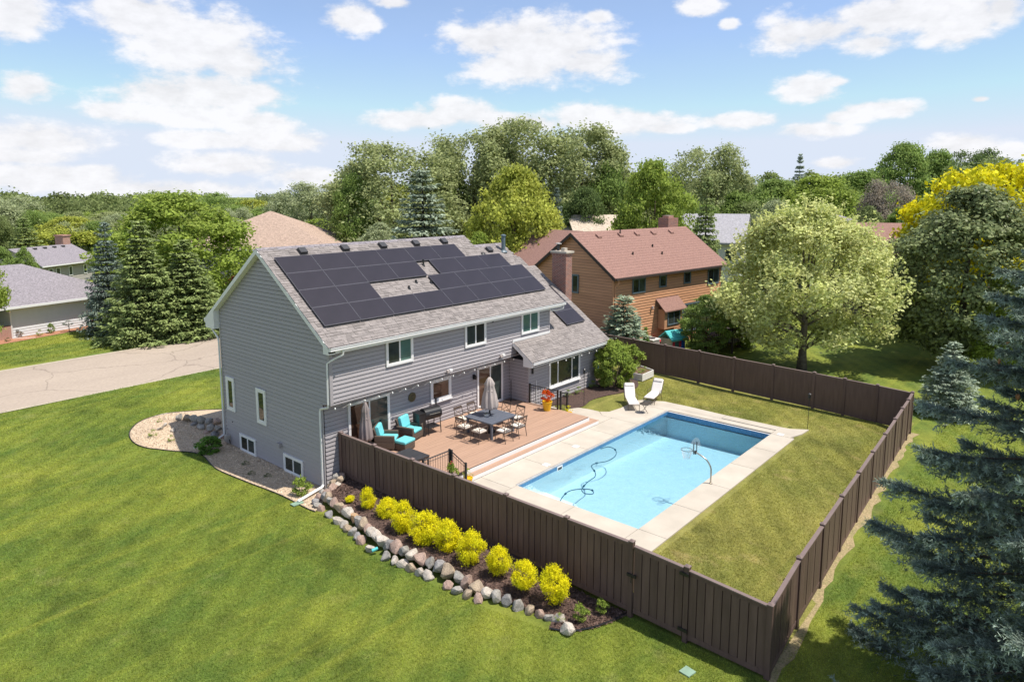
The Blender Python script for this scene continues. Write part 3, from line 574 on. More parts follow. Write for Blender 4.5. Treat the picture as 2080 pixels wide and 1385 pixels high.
# solar panels: rows from the eave up
PW, PH = 1.71, 1.045
pm = rbox_on_slope(0, PW-.022, 0, (PH-.02)/math.hypot(1,MS), 0, 0, MS, .10, .135).mesh('solar_panel', M['solar'])
fr = MB(); c_ = 1/math.hypot(1,MS)
def fr_strip(x0,x1,y0,y1): 
    t = rbox_on_slope(x0,x1,y0,y1,0,0,MS,.098,.1385); i = len(fr.v); fr.v += t.v; fr.f += [tuple(q+i for q in f) for f in t.f]
hh = (PH-.02)*c_
fr_strip(-.001,PW-.021,-.001,.008); fr_strip(-.001,PW-.021,hh-.008,hh+.001); fr_strip(-.001,.008,.008,hh-.008); fr_strip(PW-.030,PW-.021,.008,hh-.008)
frm = fr.mesh('panel_frame', M['solarframe'])
dk = rbox_on_slope(0.02, PW-.04, .02, hh-.02, 0, 0, MS, .03, .10).mesh('mount', M['blackmetal'])
def solar(x, y, f):
    z = f(y); p = inst(pm, 'solar_panel', H, (x, y, z)); q = bpy.data.objects.new('panel_frame', frm); col.objects.link(q); q.parent = p
    q = bpy.data.objects.new('mount', dk); col.objects.link(q); q.parent = p
yrow = [-.40 + k*PH*c_ for k in range(4)]
for i in range(8): solar(.14+i*PW, yrow[0], zf)
for i in (0,1,4,5,6,7): solar(.14+i*PW, yrow[1], zf)
for i in (0,1,2,3,4.5,5.5,6.5): solar(.14+i*PW, yrow[2], zf)
for i in range(6): solar(.14+i*PW, yrow[3], zf)
for k in range(3): solar(15.24, -.78+k*PH*c_, zw)
# roof vents
def rvent(x, y, f, m='vent'):
    v = rbox_on_slope(x-.2, x+.2, y-.16, y+.16, 0, f(0), MS, .02, .05).build('roof_vent', M[m], H)
    rbox_on_slope(x-.17, x+.17, y-.13, y+.13, 0, f(0), MS, .05, .16).build('vent_hood', M[m], v)
for x in (1.66,3.82,5.96,8.03,9.95): rvent(x, 3.28, zf)
rvent(12.57, 2.5, zf)
def stack(x, y, f, h, r, m='blackmetal'):
    z = f(y); s = MB().tube([(x,y,z),(x,y,z+h)], r, 10).build('vent_stack', M[m], H); MB().lathe([(r*2.2,0),(r*1.1,.12)],(x,y,z-.03),10).build('flashing_boot', M[m], s); return s
s = stack(13.6, 2.35, zf, .85, .11, 'ventpipe'); MB().lathe([(.15,0),(.15,.06),(.02,.1)],(13.6,2.35,zf(2.35)+.85),10).build('vent_cap', M['ventpipe'], s)
for p in ((7.35,1.95),(5.45,.82),(6.9,.95),(6.1,1.08)): stack(p[0], p[1], zf, .32 if p[1] > 1.5 else .14, .045)
stack(11.9, 2.3, zf, .1, .08)
# chimney
ch = MB().box(17.59,18.2,1.0,2.0,.5,7.95).build('chimney', M['brick'], H)
MB().box(17.54,18.25,.95,2.05,7.95,8.06).build('chimney_corbel', M['brick'], ch); MB().box(17.5,18.29,.91,2.09,8.061,8.17).build('chimney_cap', M['concrete'], ch)
MB().box(17.72,18.0,1.2,1.45,8.171,8.36).build('flue_tile', M['concrete'], ch); MB().tube([(17.85,1.75,8.17),(17.85,1.75,8.55)],.08,8).build('flue_pipe', M['vent'], ch); MB().lathe([(.2,0),(.2,.03),(.04,.07)],(17.85,1.75,8.57),10).build('rain_cap', M['acm'], ch)

# ------------------------------------------------------------------ wooden deck
D = empty('wooden_deck', (6,-2.7,1.18), label='warm brown composite deck with a white-edged step along the pool side', cat='deck')
ys = -.36
k = 0
while ys > -5.12:
    y0 = max(ys-.138, -5.15); MB().box(1.0, 11.1, y0+.006, ys, 1.155, 1.18+.0008*(k % 3)).build('deck_board', M['deckboard'], D); ys -= .140; k += 1
MB().box(1.0, 11.1, -5.13, -.34, 1.05, 1.15).build('deck_frame', M['browntrim'], D)
MB().box(2.9, 11.1, -5.175, -5.152, .99, 1.152).build('riser', M['white'], D)
MB().box(1.02, 11.08, -5.16, -.4, .5, 1.05).build('skirt', M['joint'], D)
for (a, b) in ((-5.31,-5.182),(-5.46,-5.325)): MB().box(2.9, 11.45, a, b, .985, 1.01).build('tread_board', M['deckboard'], D)
MB().box(11.12, 11.45, -5.18, -4.6, .985, 1.01).build('tread_board', M['deckboard'], D)
MB().box(2.9, 11.42, -5.47, -5.448, .842, .983).build('riser', M['white'], D)
MB().box(11.42, 11.44, -5.46, -4.6, .842, .983).build('riser', M['white'], D)
MB().box(2.92,11.40,-5.44,-5.18,.80,.98).build('step_core', M['joint'], D)
MB().box(11.103, 11.125, -5.15, -1.6, .85, 1.155).build('fascia', M['deckboard'], D)
for i in range(2): MB().box(1.4, 2.8, -5.2-.3*(i+1), -5.2-.3*i, .84, 1.06-.12*i).build('side_step', M['coverlid'], D)
def railing(p0, p1, z0, z1, label, posts=(0,1), n=10, h=.92, zt0=None, extra=None):
    r = empty('metal_railing', (*p0, z0), label=label, cat='railing', group=None)
    segs = [(p0, p1, z0, z1)] + (extra or [])
    for (a, b, za, zb) in segs:
        a3, b3 = Vector((*a, za)), Vector((*b, zb)); d = b3-a3; n_ = max(2, int(d.length/.115))
        for hh_, rr in ((h, .025), (h-.12, .012), (.09, .015)): MB().tube([a3+Vector((0,0,hh_)), b3+Vector((0,0,hh_))], rr, 4).build('rail', M['blackmetal'], r)
        for i in range(1, n_):
            p = a3+d*(i/n_); MB().tube([p+Vector((0,0,.09)), p+Vector((0,0,h-.02))], .009, 4).build('baluster', M['blackmetal'], r)
        for p in (a3, b3):
            MB().box(p.x-.035,p.x+.035,p.y-.035,p.y+.035,p.z,p.z+h+.06).build('post', M['blackmetal'], r)
    return r
railing((11.06,-1.62), (11.06,-3.35), 1.18, 1.18, 'black metal railing on the deck corner behind the orange potted plant', extra=[((11.2,-3.42), (11.75,-3.42), 1.1, .9)])
railing((.95,-4.97), (2.25,-4.97), 1.18, 1.18, 'black metal stair railing at the fence end of the deck', extra=[((2.3,-5.02), (2.3,-5.75), 1.14, .84)])

# ------------------------------------------------------------------ pool terrace, pool
T = empty('pool_terrace', (9,-9,CZ), label='pale concrete terrace of slabs around the swimming pool', cat='terrace'); T['kind'] = 'structure'; del T['category']; del T['label']
base = MB().prism([(.95,-13.0),(3.6,-13.0),(3.6,-5.4),(.95,-5.4)], .4, CZ-.03).prism([(3.6,-13.0),(16.3,-13.0),(16.3,-12.15),(3.6,-12.15)], .4, CZ-.03).prism([(3.6,-6.93),(16.3,-6.93),(16.3,-5.0),(3.6,-5.0)], .4, CZ-.03).prism([(15.4,-12.1),(16.3,-12.1),(16.3,-6.93),(15.4,-6.93)], .4, CZ-.03)
base.build('slab_bed', M['joint'], T)
g = .008
def slabp(poly, z=CZ):
    return MB().prism(poly, z-.05, z).build('paving_slab', M['concrete'], T)
def slabr(x0, x1, y0, y1): return slabp([(x0+g,y0+g),(x1-g,y0+g),(x1-g,y1-g),(x0+g,y1-g)])
for a, b in zip((.9,3.72,6.1,8.5,10.9,13.2,15.36), (3.72,6.1,8.5,10.9,13.2,15.36,15.361)):
    if b-a > .1: slabr(a, b, -13.1, PY0)
slabp([(15.36+g,-12.9),(16.2,-13.15),(17.0,-13.2),(16.55,-12.5),(16.52,-12.09),(15.36+g,-12.09)])
for a, b in zip((PY0,-9.6), (-9.6,-7.0)): slabr(.9, PX0, a, b)
for a, b in zip((.9,3.4,5.9,8.4,10.6), (3.4,5.9,8.4,10.6,12.6)): slabr(a, b, PY1, -5.48)
slabp([(12.6+g,PY1+g),(15.36-g,PY1+g),(15.36-g,-4.92),(14.2,-4.98),(13.3,-4.86),(13.0,-4.5),(12.6+g,-4.9)])
slabp([(11.46,-5.46),(12.6-g,-5.46),(12.6-g,-4.9),(13.0,-4.46),(12.98,-3.9),(12.85,-3.35),(12.4,-3.1),(11.9,-3.3),(11.46,-4.0)])
slabp([(15.36+g,-9.5+g),(16.5,-9.5+g),(16.62,-7.5),(16.6,-6.1),(15.9,-4.9),(15.36+g,-4.9)])
slabp([(15.96+g,-12.09+g),(16.52,-12.09+g),(16.5,-9.5-g),(15.96+g,-9.5-g)])
slabp([(11.2,-3.0),(12.0,-2.7),(12.3,-2.2),(11.5,-2.0),(11.16,-2.1)], .835)
for (x, y) in ((5.95,-6.62),(8.35,-6.35),(15.5,-12.45)):
    tag(MB().box(x-.13,x+.13,y-.13,y+.13,CZ+.001,CZ+.012).build('skimmer_lid', M['white'], None, origin=(x,y,CZ)), {5.95:'square white skimmer lid set in the concrete nearest the deck step',8.35:'smaller white lid in the concrete further along the left pool edge',15.5:'white rectangular lid in the concrete at the far right pool corner'}[x], 'pool lid')
P_ = empty('swimming_pool', (9.5,-9.5,CZ), label='long rectangular swimming pool with bright blue lining and corner steps', cat='pool')
fl = MB()
prof = [(PX0,-.15),(8.5,-.2),(12.0,-.32),(PX1,-.45)]
for (xa,za),(xb,zb) in zip(prof[:-1],prof[1:]): fl.quad((xa,PY0,za),(xb,PY0,zb),(xb,PY1,zb),(xa,PY1,za))
for y, s_ in ((PY0,1),(PY1,-1)):
    for (xa,za),(xb,zb) in zip(prof[:-1],prof[1:]): fl.quad(*[(xa,y,za),(xb,y,zb),(xb,y,.60),(xa,y,.60)][::s_])
fl.quad((PX0,PY0,-.15),(PX0,PY1,-.15),(PX0,PY1,.6),(PX0,PY0,.6)); fl.quad((PX1,PY0,-1.05),(PX1,PY1,-1.05),(PX1,PY1,.6),(PX1,PY0,.6))
fl.build('basin', M['liner'], P_)
tb = MB(); e = .004
tb.quad((PX0,PY1-e,.55),(PX1,PY1-e,.55),(PX1,PY1-e,.80),(PX0,PY1-e,.80)); tb.quad((PX1-e,PY0,.55),(PX1-e,PY1,.55),(PX1-e,PY1,.80),(PX1-e,PY0,.80)); tb.quad((PX0,PY0+e,.55),(PX1,PY0+e,.55),(PX1,PY0+e,.80),(PX0,PY0+e,.80)); tb.quad((PX0+e,PY0,.55),(PX0+e,PY1,.55),(PX0+e,PY1,.80),(PX0+e,PY0,.80))
tb.build('tile_band', M['tileband'], P_)
for (a, b, c, d) in ((PX0-.0,PX1+.66,PY1+.001,PY1+.09),):
    MB().box(PX0,PX1,PY1+.001,PY1+.06,CZ-.06,CZ+.012).build('cover_track', M['coverlid'], P_); MB().box(PX0,PX1,PY1+.061,PY1+.085,CZ-.02,CZ+.006).build('track_slot', M['blackmetal'], P_)
MB().box(PX1,PX1+.06,PY0,PY1,.5,CZ-.04).build('end_coping', M['white'], P_)
MB().box(PX1+.10,PX1+.55,PY0,PY1,CZ-.03,CZ+.012).build('cover_lid', M['concrete'], P_)
MB().box(PX1+.06,PX1+.10,PY0,PY1,CZ-.12,CZ-.05).build('lid_gap', M['blackmetal'], P_); MB().box(PX1+.56,PX1+.60,PY0,PY1,CZ-.04,CZ+.002).build('lid_gap', M['blackmetal'], P_)
MB().box(PX1+.02,PX1+.58,PY0,PY1,-.3,CZ-.125).build('cover_housing', M['joint'], P_)
for i, (z, x) in enumerate(((.42,.45),(.26,.85),(.1,1.25),(-.03,1.65))):
    MB().prism([(PX0+.005,PY1-1.9-.25*i),(PX0+.005+x*.55,PY1-1.75-.2*i),(PX0+x,PY1-1.2-.1*i),(PX0+x*1.05,PY1-.005),(PX0+.005,PY1-.005)], -.2, z).build('pool_step', M['poolwhite'], P_)
sk = MB().fbox((0,PY1-.006,0),X_,NY,6.15,6.5,.60,.78,0,.012).build('skimmer_mouth', M['white'], P_); MB().fbox((0,PY1-.019,0),X_,NY,6.2,6.45,.64,.73,0,.006).build('skimmer_opening', M['vent'], sk)
# water
wmtl = bpy.data.materials.new('pool_water'); wmtl.use_nodes = True; n, l = wmtl.node_tree.nodes, wmtl.node_tree.links; n.remove(n['Principled BSDF'])
tr = n.new('ShaderNodeBsdfTransparent'); tr.inputs[0].default_value = (.93,.985,1,1); gl = n.new('ShaderNodeBsdfGlossy'); gl.inputs['Roughness'].default_value = .03
fn = n.new('ShaderNodeFresnel'); fn.inputs[0].default_value = 1.33; ms = n.new('ShaderNodeMixShader'); l.new(fn.outputs[0], ms.inputs[0]); l.new(tr.outputs[0], ms.inputs[1]); l.new(gl.outputs[0], ms.inputs[2]); l.new(ms.outputs[0], n['Material Output'].inputs[0])
t = n.new('ShaderNodeTexCoord'); nz = n.new('ShaderNodeTexNoise'); nz.inputs['Scale'].default_value = 5; nz.inputs['Detail'].default_value = 3; l.new(t.outputs['Object'], nz.inputs[0])
bp = n.new('ShaderNodeBump'); bp.inputs['Strength'].default_value = .5; bp.inputs['Distance'].default_value = .05; l.new(nz.outputs[0], bp.inputs['Height']); l.new(bp.outputs[0], gl.inputs['Normal']); l.new(bp.outputs[0], fn.inputs['Normal'])
va = n.new('ShaderNodeVolumeAbsorption'); va.inputs[0].default_value = (.15,.72,.90,1); va.inputs[1].default_value = .115; l.new(va.outputs[0], n['Material Output'].inputs['Volume'])
wb = MB(); wb.hexa([(PX0+.002,PY0+.006,-.3),(PX1-.006,PY0+.006,-1.2),(PX1-.006,PY1-.006,-1.2),(PX0+.002,PY1-.006,-.3)],[(PX0+.002,PY0+.006,.655),(PX1-.006,PY0+.006,.655),(PX1-.006,PY1-.006,.655),(PX0+.002,PY1-.006,.655)])
tag(wb.build('water', wmtl), kind='structure')
# floating vacuum hose
hp = [(3.95,-8.78),(4.4,-8.6),(4.91,-8.52),(5.34,-8.76),(5.5,-9.1),(5.25,-9.3),(5.1,-9.05),(5.34,-8.76),(6.04,-8.57),(6.6,-8.5),(7.02,-8.2),(7.35,-7.82),(7.72,-7.79),(8.26,-8.02),(8.95,-7.95),(9.49,-7.61),(9.63,-7.2),(9.2,-7.05)]
def spline(p, k=6):
    q = [];p = [Vector((*a, 0)) if len(a) == 2 else Vector(a) for a in p]
    for i in range(len(p)-1):
        a, b, c, d = p[max(i-1,0)], p[i], p[i+1], p[min(i+2,len(p)-1)]
        for j in range(k):
            t = j/k; q.append(.5*((2*b)+(-a+c)*t+(2*a-5*b+4*c-d)*t*t+(-a+3*b-3*c+d)*t**3))
    return q+[p[-1]]
hs = empty('vacuum_hose', (6,-8.5,.66), label='thin dark blue hose with floats curling on the pool water', cat='pool hose')
sp = [Vector((q.x,q.y,.665)) for q in spline(hp)]
MB().tube(sp, .017, 6).build('hose', M['hosem'], hs, smooth=True)
for i in (8,24,44,60,72,90): MB().tube([sp[i],sp[i+1]], .038, 8).build('float', M['hosem'], hs)
# basketball hoop
Hb = empty('pool_basketball_hoop', (8.5,-12.34,CZ), label='poolside basketball hoop on a curved steel pole over the water', cat='basketball hoop')
q0 = Vector((8.5,-12.34,CZ))
pole = [q0,q0+Vector((0,0,.45)),q0+Vector((0,.02,.62)),q0+Vector((-.01,.10,.78)),q0+Vector((-.02,.22,.90)),q0+Vector((-.03,.42,1.0)),q0+Vector((-.03,.62,1.06))]
MB().tube([Vector((v_.x,v_.y,v_.z)) for v_ in [q0]+spline(pole,4)[1:]], .03, 10).build('pole', M['steel'], Hb, smooth=True)
MB().box(8.44,8.56,-12.40,-12.28,CZ,CZ+.012).build('base_plate', M['steel'], Hb)
bx, by, bz = 8.47, -11.70, CZ+1.02
MB().box(bx-.03,bx+.03,by-.04,by+.02,bz-.03,bz+.1).build('bracket', M['blackmetal'], Hb)
for dx in (-.13,.13): MB().box(bx+dx-.012,bx+dx+.012,by-.012,by+.012,bz,bz+.42).build('backboard_strut', M['blackmetal'], Hb)
bb = []
for i in range(17):
    a = math.pi*i/16; bb.append((bx+.46*math.cos(a), bz+.16+.42*math.sin(a)))
bbp = [(bx+.30,bz+.02),]+bb+[(bx-.30,bz+.02)]
MB().hexa([(x,by+.016,z) for x,z in bbp],[(x,by+.024,z) for x,z in bbp]).build('backboard', M['clear'], Hb)
MB().tube([(x,by+.02,z) for x,z in bbp+[bbp[0]]], .004, 5).build('backboard_rim', M['clear'], Hb)
rimc = Vector((bx,by+.34,bz+.06))
MB().tube([rimc+Vector((.21*math.cos(a),.21*math.sin(a),0)) for a in np.linspace(0,2*math.pi,21)], .010, 6).build('hoop_ring', M['blackmetal'], Hb)
MB().tube([(bx,by+.02,bz+.06),(bx,by+.13,bz+.06)], .015, 6).build('hoop_arm', M['blackmetal'], Hb)
nt = MB()
for k in range(12):
    for s_ in (1,-1):
        nt.tube([rimc+Vector((r_*math.cos(a),r_*math.sin(a),z)) for r_,a,z in [(.20-.022*j, 2*math.pi*k/12+s_*j*.26, -.09*j) for j in range(5)]], .004, 3, False)
nt.build('net', M['netm'], Hb)
def atg(u, v, f=gz):
    z = .2
    for _ in range(12):
        p = at(u, v, z); z = float(f(p[0], p[1]))
    return at(u, v, z)
def lempty(name, loc, rz=0, label=None, cat=None, group=None):
    o = empty(name, loc, rz, label, cat, group); POS[o.name] = (Vector((0,0,0)), 0); return o
# ------------------------------------------------------------------ brown fence
def cap_mesh():
    m = MB(); m.box(-.075,.075,-.075,.075,0,.025); m.hexa([(-.065,-.065,.025),(.065,-.065,.025),(.065,.065,.025),(-.065,.065,.025)],[(-.02,-.02,.06),(.02,-.02,.06),(.02,.02,.06),(-.02,.02,.06)]); return m.mesh('post_cap', M['fencetop'])
CAP = cap_mesh()
def fence_run(f, P, top, bot, inner):
    """P list of (x,y) posts; top/bot functions of arc parameter index -> z at each post; inner: unit vector to the inside"""
    inn = Vector((*inner, 0))
    for i, p in enumerate(P):
        b = bot[i]; t = top[i]
        MB().box(p[0]-.065,p[0]+.065,p[1]-.065,p[1]+.065,b-.15,t+.035).build('post', M['fence'], f)
        inst(CAP, 'post_cap', f, (p[0], p[1], t+.035))
def fence_panel(f, a, b, ta, tb, ba, bb_, inner, gap=.07, name='picket', m=None):
    a3, b3 = Vector((*a, 0)), Vector((*b, 0)); d = b3-a3; Ln = d.length; u = d/Ln; n = Vector((*inner, 0)); m = m or M['fence']
    s0, s1 = .066, Ln-.066
    zt = lambda s: ta+(tb-ta)*s/Ln; zb = lambda s: ba+(bb_-ba)*s/Ln+.04
    def bar(sa, sb, off0, off1, za0, za1, zb0, zb1, nm, mm):
        P = lambda s, o_, z: tuple(a3+u*s+n*o_+Vector((0,0,z)))
        MB().hexa([P(sa,off0,za0),P(sb,off0,zb0),P(sb,off1,zb0),P(sa,off1,za0)],[P(sa,off0,za1),P(sb,off0,zb1),P(sb,off1,zb1),P(sa,off1,za1)]).build(nm, mm, f)
    bar(s0, s1, -.055, .055, zt(s0)-.02, zt(s0)+.01, zt(s1)-.02, zt(s1)+.01, 'top_rail', M['fencetop'])
    bar(s0, s1, -.03, .03, zt(s0)-.13, zt(s0)-.021, zt(s1)-.13, zt(s1)-.021, 'rail_cover', m)
    bar(s0, s1, -.032, .032, zb(s0), zb(s0)+.14, zb(s1), zb(s1)+.14, 'bottom_rail', m)
    k = max(1, round((s1-s0)/.232)); w_ = (s1-s0)/k
    bar(s0, s1, .012, .024, zb(s0)+.141, zt(s0)-.131, zb(s1)+.141, zt(s1)-.131, 'backing_board', m)
    for i in range(k):
        q0, q1 = s0+i*w_+.012, s0+(i+1)*w_-.012; j = .004*((i*7) % 3)
        bar(q0, q1, -.03+j, .011, zb(q0)+.141, zt(q0)-.131, zb(q1)+.141, zt(q1)-.131, name, m)
FXX = .66
fA = empty('fence', (FXX,-7,.3), label='long brown privacy fence behind the yellow shrubs, between house corner and gate', cat='fence')
yp = [-.51,-2.58,-4.73,-6.83,-9.12,-11.46,-13.63]; zb_ = lambda y: .42 - .30*S((-y-6)/7.5)
fence_run(fA, [(FXX,y) for y in yp], [2.15]*7, [zb_(y) for y in yp], (1,0))
fence_panel(fA, (FXX,-.36+.066), (FXX,-.51), 2.15, 2.15, zb_(0), zb_(-.5), (1,0))
for a, b in zip(yp[:-1], yp[1:]): fence_panel(fA, (FXX,a), (FXX,b), 2.15, 2.15, zb_(a), zb_(b), (1,0))
gt = empty('fence_gate', (FXX,-14.45,.1), label='brown gate leaf with black latch and hinges in the near fence', cat='gate')
fence_panel(gt, (FXX,-13.66), (FXX,-15.23), 2.09, 2.02, .12, .08, (1,0))
for z in (1.88,.35): MB().box(FXX-.10,FXX-.066,-15.34,-15.08,z-.04,z+.04).build('hinge', M['blackmetal'], gt)
MB().box(FXX-.11,FXX-.066,-13.82,-13.55,1.22,1.30).build('latch', M['blackmetal'], gt); MB().tube([(FXX-.11,-13.70,1.26),(FXX-.13,-13.70,1.08)],.015,6).build('latch_handle', M['blackmetal'], gt)
fB = empty('fence', (FXX,-16.3,.1), label='short brown fence length between the gate and the near corner post', cat='fence')
fence_run(fB, [(FXX,-15.26),(FXX,-17.38)], [2.03,1.86], [.09,.03], (1,0)); fence_panel(fB, (FXX,-15.26), (FXX,-17.38), 1.99, 1.86, .06, .02, (1,0))
RP = [(.66,-17.38),(2.95,-17.28),(5.25,-17.18),(7.6,-17.07),(9.95,-16.97),(12.3,-16.86),(14.65,-16.76),(16.9,-16.66),(18.6,-16.59),(20.0,-16.55),(21.1,-16.5)]
fC = empty('fence', (11,-17,.2), label='brown fence running away along the right side of the pool lawn', cat='fence')
rt_ = [1.86,2.04,2.05,2.06,2.06,2.07,2.08,2.10,2.14,2.20,2.28]
def rb(i): return rt_[i]-1.86
fence_run(fC, RP[1:], rt_[1:], [rb(i) for i in range(1, 11)], (0,1))
for i in range(10): fence_panel(fC, RP[i], RP[i+1], rt_[i], rt_[i+1], rb(i), rb(i+1), (0,1))
BP = [(21.1,-16.5),(21.2,-15.0),(21.3,-13.5),(21.45,-12.0),(21.6,-9.85),(21.8,-7.6),(22.05,-5.4),(22.25,-3.1),(22.5,-.75),(22.75,1.5),(23.0,3.8),(23.2,6.0)]
fD = empty('fence', (21.8,-6,.5), label='dark shaded brown fence across the far side of the pool yard', cat='fence')
bt_ = [2.28,2.33,2.36,2.38,2.40,2.41,2.42,2.42,2.42,2.42,2.42,2.42]
fence_run(fD, BP[1:], bt_[1:], [q-1.86 for q in bt_[1:]], (-1,0))
for i in range(len(BP)-1):
    a, b = BP[i], BP[i+1]; d = Vector((b[0]-a[0], b[1]-a[1])).normalized(); fence_panel(fD, a, b, bt_[i], bt_[i+1], bt_[i]-1.86, bt_[i+1]-1.86, (-d.y, d.x))
# bare strip of soil outside the right fence
def patch(name, pts, f, m, dz=.015, cuts=4, kind='structure', edge=None):
    bmn = bmesh.new(); vs = [bmn.verts.new((p[0], p[1], 0)) for p in pts]; bmn.faces.new(vs); bmesh.ops.triangulate(bmn, faces=bmn.faces[:])
    for _ in range(cuts): bmesh.ops.subdivide_edges(bmn, edges=[e for e in bmn.edges if e.calc_length() > .45], cuts=1); bmesh.ops.triangulate(bmn, faces=[f_ for f_ in bmn.faces if len(f_.verts) > 3])
    for v in bmn.verts: v.co.z = float(f(v.co.x, v.co.y)) + dz
    bmesh.ops.recalc_face_normals(bmn, faces=bmn.faces[:])
    if sum(f_.normal.z for f_ in bmn.faces) < 0: bmesh.ops.reverse_faces(bmn, faces=bmn.faces[:])
    me = bpy.data.meshes.new(name); bmn.to_mesh(me); bmn.free(); me.materials.append(m); o = bpy.data.objects.new(name, me); col.objects.link(o); o['kind'] = kind
    if edge: 
        q = [Vector((p[0], p[1], float(f(p[0], p[1]))+.03)) for p in pts[edge[0]:edge[1]]]; return o, q
    return o
rng0 = random.Random(7)
top_ = [(p[0]+(.2 if i else 0), p[1]+.03) for i, p in enumerate(RP)]; low = []
for i in range(len(RP)-1):
    for t in (0,.25,.5,.75): low.append((RP[i][0]+(RP[i+1][0]-RP[i][0])*t, RP[i][1]+(RP[i+1][1]-RP[i][1])*t-.14-.26*rng0.random()))
patch('soil_strip', [(.5,-17.6)]+low+[(21.3,-16.9)]+top_[::-1], gz, M['reddirt'], .012, 2)
# ------------------------------------------------------------------ gravel bed, mulch bed, stones
def smooth_line(pts, k=4):
    return [(v.x, v.y) for v in spline([(p[0], p[1]) for p in pts], k)]
gpx = [(640,1040),(622,1033),(590,1016),(560,1002),(515,985),(470,967),(443,955),(428,943),(412,926),(386,919),(335,915),(292,909),(268,896),(263,880),(275,863),(300,850),(340,840),(380,836),(420,833),(455,832)]
gout = smooth_line([atg(u, v) for u, v in gpx], 3)
o, q = patch('gravel_bed', gout+[(2.6,11.8),(.1,7.7),(.1,-.3),(-.35,-.6),(-.8,-1.3)], gz, M['gravel'], .02, 5, edge=(0, len(gout)))
tag(MB().tube(q, .022, 5).build('bed_edging', M['blackmetal']), 'black plastic edging between the front lawn and the gravel bed', 'garden edging')
xo_pts = [(.15,-.30),(-.05,-.62),(-.55,-.85),(-1.12,-1.25),(-1.33,-2.2),(-1.5,-3.6),(-1.9,-5.6),(-1.86,-7.0),(-1.78,-8.4),(-1.7,-9.8),(-1.5,-11.0),(-1.3,-12.1),(-1.0,-12.75),(-.45,-13.15),(.2,-13.4),(.62,-13.5)]
bo = smooth_line(xo_pts, 4)
Hb_ = lambda y: .42 - .38*float(S((-y-7.5)/5.2))
bmm = MB(); idx = []
rows_ = []
for (x, y) in bo:
    h = Hb_(y); inn = .48 if y > -12.3 else .0
    x1 = FXX+.02; r_ = []
    for k in range(9):
        t = k/8; xx = (x+inn)+(x1-(x+inn))*t; zz = (h if y > -12.3 else .03)*(.80+.20*t) + .03*math.sin(xx*3+y*2)*t*(1-t)*2; r_.append((xx, y + (0 if y < -1.2 else (t)*(.0)), zz))
    rows_.append(r_)
for a, b in zip(rows_[:-1], rows_[1:]):
    for k in range(8): bmm.quad(a[k], b[k], b[k+1], a[k+1])
o = bmm.build('mulch_bed', M['mulch'], smooth=True); o['kind'] = 'structure'
MB().quad(*[(x, y, z) for x, y, z in ((0,0,0),)]) if 0 else None
tag(MB().tube([Vector((x, y, .05)) for x, y in bo if y < -12.2], .022, 5).build('bed_edging', M['blackmetal']), 'dark plastic edging round the curved end of the mulch bed', 'garden edging')
# mulch chips and gravel pebbles as loose stuff
rs = np.random.default_rng(11)
def inpoly(x, y, P):
    c = False; j = len(P)-1
    for i in range(len(P)):
        if (P[i][1] > y) != (P[j][1] > y) and x < (P[j][0]-P[i][0])*(y-P[i][1])/(P[j][1]-P[i][1])+P[i][0]: c = not c
        j = i
    return c
def chips(name, n, sample, size, m, seed, elong=2.2, mat_attr=True):
    r = np.random.default_rng(seed); C = []
    while len(C) < n:
        p = sample(r)
        if p is not None: C.append(p)
    C = np.array(C); d = r.normal(size=(n,3)); d[:,2] *= .35; d /= np.linalg.norm(d,axis=1)[:,None]
    e_ = np.cross(d, r.normal(size=(n,3))*[.4,.4,1]); e_ /= np.linalg.norm(e_,axis=1)[:,None]; s = size*r.uniform(.5,1.4,(n,1))
    V = np.stack([C-d*s*elong/2-e_*s*.35, C+d*s*elong/2-e_*s*.35, C+d*s*elong/2+e_*s*.35, C-d*s*elong/2+e_*s*.35], 1)
    return soup(name, V, None, m, None, r.uniform(.6,1.5,n), kind='stuff')
M['chip'] = mat('mulch_chip', (.15,.095,.075), .9, attr=True, c2=(.08,.05,.04)); M['pebble'] = mat('gravel_pebble', (.66,.53,.38), .9, attr=True, c2=(.45,.36,.27))
def smp_m(r):
    i = r.integers(0, len(rows_)-1); a = rows_[i]; b = rows_[i+1]; t = r.random(); k = r.integers(0,8); s = r.random()
    p = [a[k][j]*(1-s)+a[k+1][j]*s for j in range(3)]; q = [b[k][j]*(1-s)+b[k+1][j]*s for j in range(3)]; return [p[j]*(1-t)+q[j]*t + (.012 if j == 2 else 0) for j in range(3)]
chips('mulch_chips', 9000, smp_m, .045, M['chip'], 1)
gpoly = gout+[(2.6,11.8),(.1,7.7),(.1,-.3),(-.35,-.6),(-.8,-1.3)]
def smp_g(r):
    x, y = r.uniform(-3.2,2.5), r.uniform(-2,14)
    return [x, y, float(gz(x,y))+.03] if inpoly(x, y, gpoly) and x < .1 else None
chips('gravel_stones', 9000, smp_g, .035, M['pebble'], 2, 1.2)
